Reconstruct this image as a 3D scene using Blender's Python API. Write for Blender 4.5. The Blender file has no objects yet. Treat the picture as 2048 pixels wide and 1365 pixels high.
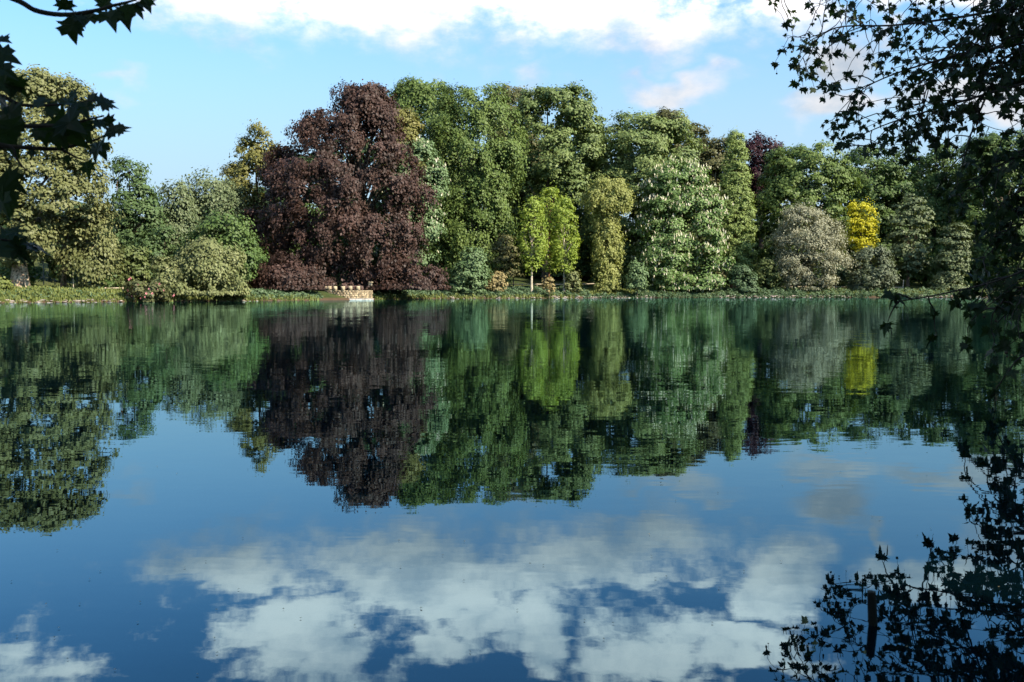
import bpy, math
import numpy as np
from mathutils import Vector

R = math.radians
scene = bpy.context.scene
COL = scene.collection
rng = np.random.default_rng(11)

# ------------------------------------------------------------------ camera, sky, sun, exposure
CAM_H, FPX, PITCH = 1.5, 1991.0, R(3.13)
cd = bpy.data.cameras.new('camera')
cam = bpy.data.objects.new('camera', cd); COL.objects.link(cam)
cd.lens = 35.0; cd.sensor_width = 36.0; cd.clip_start = 0.05; cd.clip_end = 6000.0
cam.location = (0, 0, CAM_H); cam.rotation_euler = (R(90) - PITCH, 0, 0)
cd.dof.use_dof = True; cd.dof.focus_distance = 118.0; cd.dof.aperture_fstop = 5.6
scene.camera = cam

SUN_AZ, SUN_EL = R(125), R(35)            # azimuth clockwise from the view direction
sun_dir = Vector((math.sin(SUN_AZ) * math.cos(SUN_EL), math.cos(SUN_AZ) * math.cos(SUN_EL), math.sin(SUN_EL)))
sl = bpy.data.lights.new('sun', 'SUN'); sl.energy = 5.0; sl.angle = R(0.53); sl.color = (1.0, 0.90, 0.74)
so = bpy.data.objects.new('sun', sl); COL.objects.link(so)
so.rotation_euler = sun_dir.to_track_quat('Z', 'Y').to_euler(); so.location = (60, -60, 80)

scene.view_settings.view_transform = 'Standard'; scene.view_settings.look = 'None'
scene.view_settings.exposure = 1.1; scene.view_settings.gamma = 1.0
scene.cycles.max_bounces = 6; scene.cycles.diffuse_bounces = 2; scene.cycles.glossy_bounces = 3
scene.cycles.transmission_bounces = 3; scene.cycles.caustics_reflective = False; scene.cycles.caustics_refractive = False
scene.cycles.use_denoising = True


def node(nt, kind, **kw):
    n = nt.nodes.new(kind)
    for k, v in kw.items():
        setattr(n, k, v)
    return n


def math_n(nt, op, a, b=None, clamp=False):
    n = node(nt, 'ShaderNodeMath', operation=op); n.use_clamp = clamp
    for i, v in enumerate((a, b)):
        if v is None: continue
        if isinstance(v, (int, float)): n.inputs[i].default_value = v
        else: nt.links.new(v, n.inputs[i])
    return n.outputs[0]


def vmath(nt, op, a, b=None, scale=None):
    n = node(nt, 'ShaderNodeVectorMath', operation=op)
    for i, v in enumerate((a, b)):
        if v is None: continue
        if isinstance(v, (tuple, list)): n.inputs[i].default_value = v
        else: nt.links.new(v, n.inputs[i])
    if scale is not None: n.inputs['Scale'].default_value = scale
    return n.outputs['Value'] if op == 'LENGTH' else n.outputs[0]


def maprange(nt, v, a, b, c, d, smooth=True):
    n = node(nt, 'ShaderNodeMapRange'); n.interpolation_type = 'SMOOTHSTEP' if smooth else 'LINEAR'
    nt.links.new(v, n.inputs['Value'])
    for k, x in zip(('From Min', 'From Max', 'To Min', 'To Max'), (a, b, c, d)): n.inputs[k].default_value = x
    return n.outputs[0]


def noise(nt, vec, scale, detail=4.0, rough=0.55, dist=0.0):
    n = node(nt, 'ShaderNodeTexNoise'); n.inputs['Scale'].default_value = scale
    n.inputs['Detail'].default_value = detail; n.inputs['Roughness'].default_value = rough
    n.inputs['Distortion'].default_value = dist
    if vec is not None: nt.links.new(vec, n.inputs['Vector'])
    return n


def mixcol(nt, f, a, b):
    n = node(nt, 'ShaderNodeMix', data_type='RGBA')
    for s, v in ((n.inputs[0], f), (n.inputs[6], a), (n.inputs[7], b)):
        if isinstance(v, (int, float)): s.default_value = v
        elif isinstance(v, (tuple, list)): s.default_value = tuple(v) + ((1,) if len(v) == 3 else ())
        else: nt.links.new(v, s)
    return n.outputs[2]


world = bpy.data.worlds.new('World'); scene.world = world; world.use_nodes = True
wt = world.node_tree; wt.nodes.clear()
sky = node(wt, 'ShaderNodeTexSky', sky_type='NISHITA'); sky.sun_disc = False
sky.sun_elevation = SUN_EL; sky.sun_rotation = SUN_AZ
sky.air_density = 1.0; sky.dust_density = 0.7; sky.ozone_density = 4.0; sky.altitude = 100
tc = node(wt, 'ShaderNodeTexCoord')
sep = node(wt, 'ShaderNodeSeparateXYZ'); wt.links.new(tc.outputs['Generated'], sep.inputs[0])
az = math_n(wt, 'ARCTAN2', sep.outputs[0], sep.outputs[1]); el = math_n(wt, 'ARCSINE', sep.outputs[2])
comb = node(wt, 'ShaderNodeCombineXYZ'); wt.links.new(az, comb.inputs[0]); wt.links.new(el, comb.inputs[1])
AE = comb.outputs[0]
stretch = vmath(wt, 'MULTIPLY', AE, (1.0, 1.7, 1.0))
n_warp = noise(wt, stretch, 9.0, 3, 0.6)
warp = vmath(wt, 'SCALE', vmath(wt, 'SUBTRACT', n_warp.outputs['Color'], (0.5, 0.5, 0.5)), scale=0.11)
AEw = vmath(wt, 'ADD', AE, warp)
# cloud banks as azimuth / elevation (degrees) of their centre, half sizes, weight
CLOUDS = [(-16.2, 15.3, 5.4, 2.3, 1.0), (-12.6, 19.0, 5.2, 2.6, 1.0), (-5.0, 16.4, 8.5, 3.4, 1.0), (3.5, 15.4, 8.0, 3.0, 1.0),
          (9.2, 14.6, 4.0, 2.2, 0.9), (-0.8, 18.6, 6.0, 2.2, .95), (-10.8, 21.0, 4.5, 1.8, .9), (-4.1, 20.2, 2.6, 1.5, .9),
          (2.0, 20.0, 2.6, 1.9, .9), (7.8, 20.0, 5.5, 2.2, .95), (15.3, 16.6, 3.1, 2.8, 1.1), (13.4, 20.2, 5.4, 1.7, .9),
          (17.6, 12.2, 2.5, 2.0, 1.3), (20.3, 13.1, 1.2, .6, .8), (17.7, 9.4, 3.4, 1.1, 1.1), (24.4, 9.8, 4.4, 1.2, 1.2),
          (23.3, 15.1, 4.4, 1.5, 1.1), (9.3, 11.4, 3.6, 1.1, .95), (-25.4, 19.0, 3.6, 2.0, .75), (-21.5, 10.4, 1.8, .5, .5),
          (1.0, 11.4, 1.3, 1.0, .6), (28.0, 13.0, 4.0, 1.5, .8), (-40, 14, 8, 2.5, .8), (42, 17, 9, 3, .9), (-33, 24, 9, 3, .8),
          (14, 27, 12, 3.5, .9), (-8, 30, 10, 3, .7)]
tot = None
for (a, e, sa, se, w) in CLOUDS:
    d = vmath(wt, 'MULTIPLY', vmath(wt, 'SUBTRACT', AEw, (R(a), R(e), 0)), (1 / R(sa * 1.04), 1 / R(se * 1.04), 0))
    m = maprange(wt, vmath(wt, 'LENGTH', d), 0.15, 1.35, w, 0.0)
    tot = m if tot is None else math_n(wt, 'MAXIMUM', tot, m)
n_fine = noise(wt, stretch, 26.0, 5, 0.62)
n_mid = noise(wt, stretch, 7.0, 3, 0.5)
# the same kind of broken cloud goes on all round the sky
n_all = noise(wt, tc.outputs['Generated'], 3.2, 6, 0.55, 0.3)
far_side = maprange(wt, math_n(wt, 'ABSOLUTE', az), R(40), R(60), 0.0, 1.0)
allc = math_n(wt, 'MULTIPLY', maprange(wt, n_all.outputs['Fac'], 0.5, 0.66, 0.0, 0.9), far_side)
tot = math_n(wt, 'MAXIMUM', tot, allc)
dens = math_n(wt, 'ADD', tot, math_n(wt, 'MULTIPLY', math_n(wt, 'SUBTRACT', n_fine.outputs['Fac'], 0.5), maprange(wt, el, R(11), R(18), .7, 1.75)))
cov_mix = node(wt, 'ShaderNodeMix', data_type='FLOAT'); wt.links.new(maprange(wt, el, R(13), R(18), 0.0, 1.0), cov_mix.inputs[0])
wt.links.new(maprange(wt, dens, 0.05, 1.15, 0.0, 1.0), cov_mix.inputs[2]); wt.links.new(maprange(wt, dens, 0.22, 0.80, 0.0, 1.0), cov_mix.inputs[3])
cov = cov_mix.outputs[0]
cov = math_n(wt, 'MULTIPLY', cov, maprange(wt, el, R(4), R(17), 0.6, 0.95))
thick = maprange(wt, math_n(wt, 'ADD', n_mid.outputs['Fac'], math_n(wt, 'MULTIPLY', n_fine.outputs['Fac'], .5)), 0.55, 0.92, 0.0, 1.0)
ccol = mixcol(wt, thick, (3.3, 3.55, 3.9), (6.6, 6.0, 5.65))
lift = maprange(wt, el, R(12), R(19), .76, 2.5)
sclN = node(wt, 'ShaderNodeVectorMath', operation='SCALE'); wt.links.new(ccol, sclN.inputs[0]); wt.links.new(lift, sclN.inputs['Scale']); ccol = sclN.outputs[0]
tintn = node(wt, 'ShaderNodeMix', data_type='RGBA', blend_type='MULTIPLY'); tintn.inputs[0].default_value = 1
wt.links.new(sky.outputs[0], tintn.inputs[6]); tintn.inputs[7].default_value = (.86, 1.20, 1.24, 1)
gam = node(wt, 'ShaderNodeGamma'); gam.inputs[1].default_value = 1.10
pre = vmath(wt, 'SCALE', tintn.outputs[2], scale=1 / 4.2); wt.links.new(pre, gam.inputs[0])
skyc = vmath(wt, 'SCALE', gam.outputs[0], scale=4.2)
skyc = mixcol(wt, maprange(wt, el, R(3), R(21), .92, .0), skyc, (2.55, 3.3, 4.0))     # haze low in the sky
bg = node(wt, 'ShaderNodeBackground'); bg.inputs['Strength'].default_value = 0.10
wt.links.new(mixcol(wt, cov, skyc, ccol), bg.inputs['Color'])
wo = node(wt, 'ShaderNodeOutputWorld'); wt.links.new(bg.outputs[0], wo.inputs[0])
try: world.cycles.sampling_method = 'MANUAL'; world.cycles.sample_map_resolution = 512
except Exception: pass


# ------------------------------------------------------------------ helpers
def at(px, py, Y):
    """photograph pixel (2048 x 1365) and distance Y along the view -> point of the place"""
    u, v = (px - 1024.0) / FPX, (682.5 - py) / FPX
    t = Y / (math.cos(PITCH) + v * math.sin(PITCH))
    return np.array((u * t, Y, CAM_H + t * (-math.sin(PITCH) + v * math.cos(PITCH))))


def on_water(px, py):
    u, v = (px - 1024.0) / FPX, (682.5 - py) / FPX
    dz = -math.sin(PITCH) + v * math.cos(PITCH); t = -CAM_H / dz
    return (u * t, t * (math.cos(PITCH) + v * math.sin(PITCH)))


def unit(a):
    return a / np.maximum(np.linalg.norm(a, axis=-1, keepdims=True), 1e-9)


def tag(o, label=None, cat=None, group=None, kind=None):
    if label: o['label'] = label
    if cat: o['category'] = cat
    if group: o['group'] = group
    if kind: o['kind'] = kind
    return o


def link(name, me, mat=None, parent=None):
    o = bpy.data.objects.new(name, me); COL.objects.link(o)
    if mat is not None and len(me.materials) == 0: me.materials.append(mat)
    if parent is not None: o.parent = parent
    return o


def empty(name, loc=(0, 0, 0)):
    o = bpy.data.objects.new(name, None); COL.objects.link(o); o.location = loc; o.empty_display_size = 0.3
    return o


def mesh_quads(name, V, F, tint=None, smooth=False):
    """V (n,3), F (m,k) all faces with k corners"""
    me = bpy.data.meshes.new(name); V = np.ascontiguousarray(V, dtype=np.float32); F = np.ascontiguousarray(F, dtype=np.int32)
    m, k = F.shape
    me.vertices.add(len(V)); me.vertices.foreach_set('co', V.ravel())
    me.loops.add(m * k); me.loops.foreach_set('vertex_index', F.ravel())
    me.polygons.add(m); me.polygons.foreach_set('loop_start', np.arange(0, m * k, k, dtype=np.int32))
    if smooth: me.polygons.foreach_set('use_smooth', np.ones(m, dtype=bool))
    if tint is not None:
        a = me.attributes.new('tint', 'FLOAT', 'FACE'); a.data.foreach_set('value', np.asarray(tint, dtype=np.float32))
    me.update(calc_edges=True)
    return me


def leaf_quads(P, N, A, L, W, tint, name, origin=(0, 0, 0)):
    """one rhombic leaf face per point: centre P, normal N, lengthwise axis A"""
    A = unit(A - N * np.sum(A * N, axis=1, keepdims=True)); B = np.cross(N, A)
    L = L[:, None]; W = W[:, None]; P = P - np.asarray(origin)
    V = np.empty((len(P), 4, 3))
    V[:, 0] = P - A * L * .5; V[:, 1] = P + B * W * .5 + N * L * .06 - A * L * .06
    V[:, 2] = P + A * L * .5; V[:, 3] = P - B * W * .5 + N * L * .06 - A * L * .06
    F = np.arange(len(P) * 4).reshape(-1, 4)
    return mesh_quads(name, V.reshape(-1, 3), F, tint)


class Tubes:
    def __init__(s): s.V = []; s.F = []; s.n = 0

    def add(s, pts, rad, sides=6):
        pts = np.asarray(pts, float); rad = np.asarray(rad, float); k = len(pts)
        T = unit(np.gradient(pts, axis=0)); ref = np.array((0.31, 0.17, 0.0)) if abs(T[0, 2]) > .8 else np.array((0, 0, 1.0))
        X = unit(np.cross(T, ref)); Yv = np.cross(T, X)
        ang = np.linspace(0, 2 * np.pi, sides, endpoint=False)
        ring = pts[:, None, :] + rad[:, None, None] * (np.cos(ang)[None, :, None] * X[:, None, :] + np.sin(ang)[None, :, None] * Yv[:, None, :])
        s.V.append(ring.reshape(-1, 3))
        i = np.arange(k - 1)[:, None] * sides; j = np.arange(sides)[None, :]; j2 = (j + 1) % sides
        f = np.stack((i + j, i + j2, i + sides + j2, i + sides + j), axis=-1).reshape(-1, 4) + s.n
        s.F.append(f); s.n += k * sides

    def mesh(s, name, origin=(0, 0, 0)):
        return mesh_quads(name, np.concatenate(s.V) - np.asarray(origin), np.concatenate(s.F), smooth=True)


def curve_pts(ctrl, n):
    """smooth polyline through control points"""
    c = np.asarray(ctrl, float); k = len(c)
    t = np.linspace(0, k - 1, n); i = np.clip(t.astype(int), 0, k - 2); f = (t - i)[:, None]
    p0 = c[np.maximum(i - 1, 0)]; p1 = c[i]; p2 = c[i + 1]; p3 = c[np.minimum(i + 2, k - 1)]
    return .5 * (2 * p1 + (p2 - p0) * f + (2 * p0 - 5 * p1 + 4 * p2 - p3) * f ** 2 + (3 * p1 - p0 - 3 * p2 + p3) * f ** 3)


# ------------------------------------------------------------------ materials
def leaf_mat(name, dark, light, trans=0.20, rough=0.55, spec=0.25):
    m = bpy.data.materials.new(name); m.use_nodes = True; nt = m.node_tree; nt.nodes.clear()
    at_ = node(nt, 'ShaderNodeAttribute', attribute_name='tint')
    geo = node(nt, 'ShaderNodeNewGeometry')
    nz = noise(nt, geo.outputs['Position'], 0.45, 2, 0.5)
    f = math_n(nt, 'ADD', math_n(nt, 'MULTIPLY', at_.outputs['Fac'], 0.75), math_n(nt, 'MULTIPLY', nz.outputs['Fac'], 0.35), True)
    c = mixcol(nt, f, dark, light)
    p = node(nt, 'ShaderNodeBsdfPrincipled'); nt.links.new(c, p.inputs['Base Color'])
    p.inputs['Roughness'].default_value = rough; p.inputs['Specular IOR Level'].default_value = spec
    t = node(nt, 'ShaderNodeBsdfTranslucent')
    tcol = node(nt, 'ShaderNodeMix', data_type='RGBA', blend_type='MULTIPLY'); tcol.inputs[0].default_value = 1
    nt.links.new(c, tcol.inputs[6]); tcol.inputs[7].default_value = (1.25, 1.25, 0.6, 1)
    nt.links.new(tcol.outputs[2], t.inputs['Color'])
    mx = node(nt, 'ShaderNodeMixShader'); mx.inputs[0].default_value = trans
    nt.links.new(p.outputs[0], mx.inputs[1]); nt.links.new(t.outputs[0], mx.inputs[2])
    o = node(nt, 'ShaderNodeOutputMaterial'); nt.links.new(mx.outputs[0], o.inputs[0])
    return m


def surf_mat(name, c1, c2, scale=3.0, rough=0.85, detail=5, bump=0.0, c3=None, vec_scale=(1, 1, 1), spec=0.2):
    m = bpy.data.materials.new(name); m.use_nodes = True; nt = m.node_tree
    p = nt.nodes['Principled BSDF']; tcn = node(nt, 'ShaderNodeNewGeometry')
    v = vmath(nt, 'MULTIPLY', tcn.outputs['Position'], vec_scale)
    nz = noise(nt, v, scale, detail, 0.6)
    f = maprange(nt, nz.outputs['Fac'], 0.32, 0.68, 0, 1)
    c = mixcol(nt, f, c1, c2)
    if c3 is not None:
        n3 = noise(nt, v, scale * 2.7, 3, 0.5)
        c = mixcol(nt, maprange(nt, n3.outputs['Fac'], 0.52, 0.62, 0, 1), c, c3)
    nt.links.new(c, p.inputs['Base Color']); p.inputs['Roughness'].default_value = rough
    p.inputs['Specular IOR Level'].default_value = spec
    if bump:
        b = node(nt, 'ShaderNodeBump'); b.inputs['Strength'].default_value = bump; b.inputs['Distance'].default_value = 0.05
        nt.links.new(nz.outputs['Fac'], b.inputs['Height']); nt.links.new(b.outputs[0], p.inputs['Normal'])
    return m


M = {}
def LM(k, d, l, **kw): M[k] = leaf_mat(k + '_leaf', d, l, **kw)
LM('olive', (.074, .088, .027), (.195, .200, .080))
LM('alder', (0.04, 0.075, 0.026), (0.1, 0.15, 0.052))
LM('birch', (0.07, 0.1, 0.044), (0.16, 0.19, 0.092))
LM('mixed', (0.05, 0.085, 0.026), (0.15, 0.17, 0.056))
LM('goldtop', (.08, .095, .025), (.21, .19, .055))
LM('purple', (0.011, 0.009, 0.006), (0.1, 0.054, 0.042), trans=.2)
LM('purple_dark', (.020, .008, .011), (.060, .022, .028), trans=.2)
LM('mint', (0.065, 0.12, 0.045), (0.18, 0.25, 0.115))
LM('green', (0.05, 0.094, 0.023), (0.15, 0.2, 0.05))
LM('ash', (0.068, 0.112, 0.032), (0.195, 0.24, 0.08))
LM('deep', (0.038, 0.078, 0.021), (0.108, 0.158, 0.042))
LM('oak', (0.06, 0.065, 0.024), (0.14, 0.135, 0.054))
LM('lime', (0.16, 0.235, 0.035), (0.34, 0.41, 0.08), trans=.42)
LM('weeping', (0.155, 0.18, 0.045), (0.37, 0.38, 0.13), trans=.35)
LM('chestnut', (0.055, 0.112, 0.028), (0.17, 0.25, 0.08))
LM('needle', (0.11, 0.165, 0.045), (0.26, 0.32, 0.095))
LM('willow', (.15, .16, .09), (.34, .33, .23))
LM('yellow', (0.3, 0.3, 0.02), (0.62, 0.56, 0.04), trans=.35)
LM('greyshrub', (.06, .085, .045), (.14, .16, .095))
LM('vine', (.085, .11, .035), (.24, .25, .11))
LM('ivy', (.035, .075, .035), (.11, .16, .075))
LM('grass', (.07, .10, .022), (.20, .22, .060))
LM('buff', (.15, .13, .05), (.36, .28, .13))
LM('rhodo', (.045, .062, .025), (.13, .13, .055))
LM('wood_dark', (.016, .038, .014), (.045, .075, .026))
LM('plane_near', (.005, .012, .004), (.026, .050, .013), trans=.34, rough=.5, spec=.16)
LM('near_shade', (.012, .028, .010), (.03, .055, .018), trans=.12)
LM('blossom', (.55, .50, .36), (.80, .76, .62), trans=.2)
LM('pink', (.45, .13, .16), (.72, .32, .34), trans=.2)
LM('redbloom', (.40, .05, .04), (.55, .10, .07), trans=.2)
M['bark'] = surf_mat('bark', (.045, .035, .026), (.12, .095, .070), 6, .9, bump=.6, vec_scale=(1, 1, .3))
M['bark_pale'] = surf_mat('bark_pale', (.22, .18, .13), (.42, .35, .26), 3, .85, bump=.3)
M['bark_plane'] = surf_mat('bark_plane', (.20, .11, .065), (.52, .42, .30), 1.9, .85, 3, .2, c3=(.10, .085, .05))
M['bark_red'] = surf_mat('bark_red', (.10, .045, .025), (.20, .10, .06), 5, .9, vec_scale=(1, 1, .3))
M['bark_young'] = surf_mat('bark_young', (.30, .26, .19), (.50, .44, .33), 4, .85)
M['twig'] = surf_mat('twig', (.018, .015, .012), (.045, .036, .026), 12, .9)
M['rail'] = surf_mat('weathered_rail', (.34, .27, .19), (.56, .47, .35), 8, .85, bump=.2)
M['stone'] = surf_mat('pale_stone', (.11, .09, .07), (.36, .30, .26), 1.8, .9, bump=.3)
M['masonry'] = surf_mat('masonry', (.20, .15, .09), (.52, .41, .26), 2.4, .9, bump=.5, c3=(.10, .10, .075))
M['merlon'] = surf_mat('merlon_stone', (.26, .21, .13), (.46, .38, .25), 4, .9, bump=.3)
M['lime_foot'] = surf_mat('limed_footing', (.18, .17, .15), (.40, .37, .33), 3, .9)
M['post'] = surf_mat('wet_post', (.003, .004, .003), (.010, .010, .006), 18, .95, vec_scale=(1, 1, .25), bump=.4)
M['post_top'] = surf_mat('post_end_grain', (.03, .03, .022), (.07, .068, .05), 60, .9)
M['metal'] = surf_mat('grey_paint', (.16, .17, .17), (.24, .25, .25), 10, .5)
M['ball'] = surf_mat('seed_ball', (.025, .022, .012), (.06, .05, .03), 60, .9)

# ground: grass and leaf litter, bare earth at the water's edge
gm = bpy.data.materials.new('ground_cover'); gm.use_nodes = True; gt = gm.node_tree
gp = gt.nodes['Principled BSDF']; gg = node(gt, 'ShaderNodeNewGeometry')
gn1 = noise(gt, gg.outputs['Position'], 0.25, 5, .6); gn2 = noise(gt, gg.outputs['Position'], 3.0, 5, .65)
gc = mixcol(gt, maprange(gt, gn1.outputs['Fac'], .35, .65, 0, 1), (.030, .048, .014), (.085, .095, .028))
gc = mixcol(gt, maprange(gt, gn2.outputs['Fac'], .5, .7, 0, .8), gc, (.075, .058, .032))
gs = node(gt, 'ShaderNodeSeparateXYZ'); gt.links.new(gg.outputs['Position'], gs.inputs[0])
gc = mixcol(gt, maprange(gt, math_n(gt, 'ADD', gs.outputs[2], math_n(gt, 'MULTIPLY', gn2.outputs['Fac'], .3)), .28, .55, 1, 0), gc, (.075, .048, .030))
gt.links.new(gc, gp.inputs['Base Color']); gp.inputs['Roughness'].default_value = .95; gp.inputs['Specular IOR Level'].default_value = .1

# water: still lake with faint ripples
wm = bpy.data.materials.new('lake_water'); wm.use_nodes = True; nt = wm.node_tree
nt.nodes.clear()
wdf = node(nt, 'ShaderNodeBsdfDiffuse'); wdf.inputs['Color'].default_value = (.0006, .004, .006, 1)
wgl = node(nt, 'ShaderNodeBsdfGlossy'); wgl.inputs['Color'].default_value = (.60, .88, 1.0, 1); wgl.inputs['Roughness'].default_value = 0.0
wfr = node(nt, 'ShaderNodeFresnel'); wfr.inputs['IOR'].default_value = 1.62
wmx = node(nt, 'ShaderNodeMixShader'); wout = node(nt, 'ShaderNodeOutputMaterial')
nt.links.new(wfr.outputs[0], wmx.inputs[0]); nt.links.new(wdf.outputs[0], wmx.inputs[1]); nt.links.new(wgl.outputs[0], wmx.inputs[2]); nt.links.new(wmx.outputs[0], wout.inputs[0])
wg = node(nt, 'ShaderNodeNewGeometry')
def ripple(scale_vec, sx, sy, det):
    n = noise(nt, vmath(nt, 'MULTIPLY', wg.outputs['Position'], scale_vec), 1.0, det, .5)
    return vmath(nt, 'MULTIPLY', vmath(nt, 'SUBTRACT', n.outputs['Color'], (.5, .5, .5)), (sx, sy, 0))
r1 = ripple((.22, .55, 1), .0022, .0055, 1.0)
r2 = ripple((1.1, 3.6, 1), .003, .0085, 2.0)
r3 = ripple((5.0, 15.0, 1), .003, .0085, 1.0)
patch = noise(nt, vmath(nt, 'MULTIPLY', wg.outputs['Position'], (.03, .09, 1)), 1.0, 3, .5)
wsep = node(nt, 'ShaderNodeSeparateXYZ'); nt.links.new(wg.outputs['Position'], wsep.inputs[0])
# calmer in the lee of the near bank, more ruffled out in the open
amp = math_n(nt, 'MULTIPLY', maprange(nt, patch.outputs['Fac'], .36, .66, .5, 1.4), maprange(nt, wsep.outputs[1], 5, 60, 1.15, 5.0))
rip = vmath(nt, 'ADD', r2, r3)
sc_ = node(nt, 'ShaderNodeVectorMath', operation='SCALE'); nt.links.new(rip, sc_.inputs[0]); nt.links.new(amp, sc_.inputs['Scale'])
slope = vmath(nt, 'ADD', sc_.outputs[0], r1)
nrm = vmath(nt, 'NORMALIZE', vmath(nt, 'ADD', slope, (0, 0, 1)))
nt.links.new(nrm, wgl.inputs['Normal']); nt.links.new(nrm, wfr.inputs['Normal'])

# ------------------------------------------------------------------ the setting: lake and ground
LC = np.array((10.0, 66.0))
shore = [(-62, 76), (-72, 50), (-66, 18), (-40, 4.0), (-12, 1.6), (0, 1.9), (5, 2.3), (8.2, 6), (10, 11), (13.5, 19), (28, 44), (58, 95), (79, 122)]
far = [on_water(x, y) for x, y in ((2150, 595.5), (1930, 595.5), (1750, 596), (1480, 596), (1300, 596.4), (1170, 597), (1000, 598), (880, 598.3),
                                   (760, 600), (600, 602), (480, 603), (330, 604), (230, 605), (100, 606), (0, 607), (-150, 608))]
poly = np.array(shore[::-1][:0] + far + shore)
th = np.arctan2(poly[:, 1] - LC[1], poly[:, 0] - LC[0]); rr = np.hypot(poly[:, 0] - LC[0], poly[:, 1] - LC[1])
o_ = np.argsort(th); th = th[o_]; rr = rr[o_]
TH = np.linspace(-np.pi, np.pi, 2400, endpoint=False)
RAD = np.interp(TH, np.concatenate((th - 2 * np.pi, th, th + 2 * np.pi)), np.tile(rr, 3))
w_ = np.hanning(15); w_ /= w_.sum()
RAD = np.convolve(np.concatenate((RAD[-7:], RAD, RAD[:7])), w_, 'valid')
wob = np.convolve(rng.normal(0, 1, 2400 + 8), np.hanning(9) / 4, 'valid')[:2400]; RAD = RAD + wob * .18
OFFS = np.array((-3, -.6, 0, .18, .5, 1.0, 1.8, 3, 4.5, 6.5, 9, 13, 19, 28, 40, 60, 90, 140, 240, 600, 2600.))
ZOFF = np.array((-1.2, -.35, -.03, .14, .28, .45, .66, .88, 1.0, 1.1, 1.18, 1.3, 1.7, 2.9, 5.6, 10.0, 14.5, 17., 18., 18., 18.))


def ground_z(x, y):
    t = math.atan2(y - LC[1], x - LC[0]); r = math.hypot(x - LC[0], y - LC[1])
    return float(np.interp(r - np.interp(t, TH, RAD, period=2 * np.pi), OFFS, ZOFF))


def shore_pt(px, off):
    """point on the far shore in the direction of photograph column px, off metres behind the water's edge"""
    u = (px - 1024.0) / FPX
    ys = np.linspace(60, 220, 3200); xs = u * ys
    t = np.arctan2(ys - LC[1], xs - LC[0]); r = np.hypot(xs - LC[0], ys - LC[1]) - np.interp(t, TH, RAD, period=2 * np.pi)
    k = int(np.argmax(r > off)); return xs[k], ys[k]


cs, sn = np.cos(TH), np.sin(TH); n = len(TH)
V = []
for o, z in zip(OFFS, ZOFF):
    zz = z + (rng.normal(0, 1, n) * .02 if 0 < o < 5 else np.zeros(n)) + (0.12 * np.sin(TH * 37 + o) + .08 * np.sin(TH * 91 + 2 * o)) * np.clip(o / 8, 0, 1)
    V.append(np.stack((LC[0] + (RAD + o) * cs, LC[1] + (RAD + o) * sn, zz), axis=1))
V = np.concatenate(V); i = np.arange(len(OFFS) - 1)[:, None] * n; j = np.arange(n)[None, :]; j2 = (j + 1) % n
F = np.stack((i + j, i + n + j, i + n + j2, i + j2), axis=-1).reshape(-1, 4)
tag(link('ground', mesh_quads('ground', V, F, smooth=True), gm), 'grassy bank and wooded ground round the lake', 'ground', kind='structure')

k = 240; t = np.linspace(-np.pi, np.pi, k, endpoint=False); r = np.interp(t, TH, RAD, period=2 * np.pi) + .8
V = np.concatenate((np.stack((LC[0] + r * np.cos(t), LC[1] + r * np.sin(t), np.zeros(k)), 1), [[LC[0], LC[1], 0]]))
F = np.stack((np.full(k, k), np.arange(k), (np.arange(k) + 1) % k), 1)
tag(link('lake', mesh_quads('lake', V, F), wm), 'still dark lake mirroring trees and clouds', 'lake', kind='structure')

# lake bed, dark silt
t2 = np.stack((LC[0] + (r + 1) * np.cos(t), LC[1] + (r + 1) * np.sin(t), np.full(k, -1.25)), 1)
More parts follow.
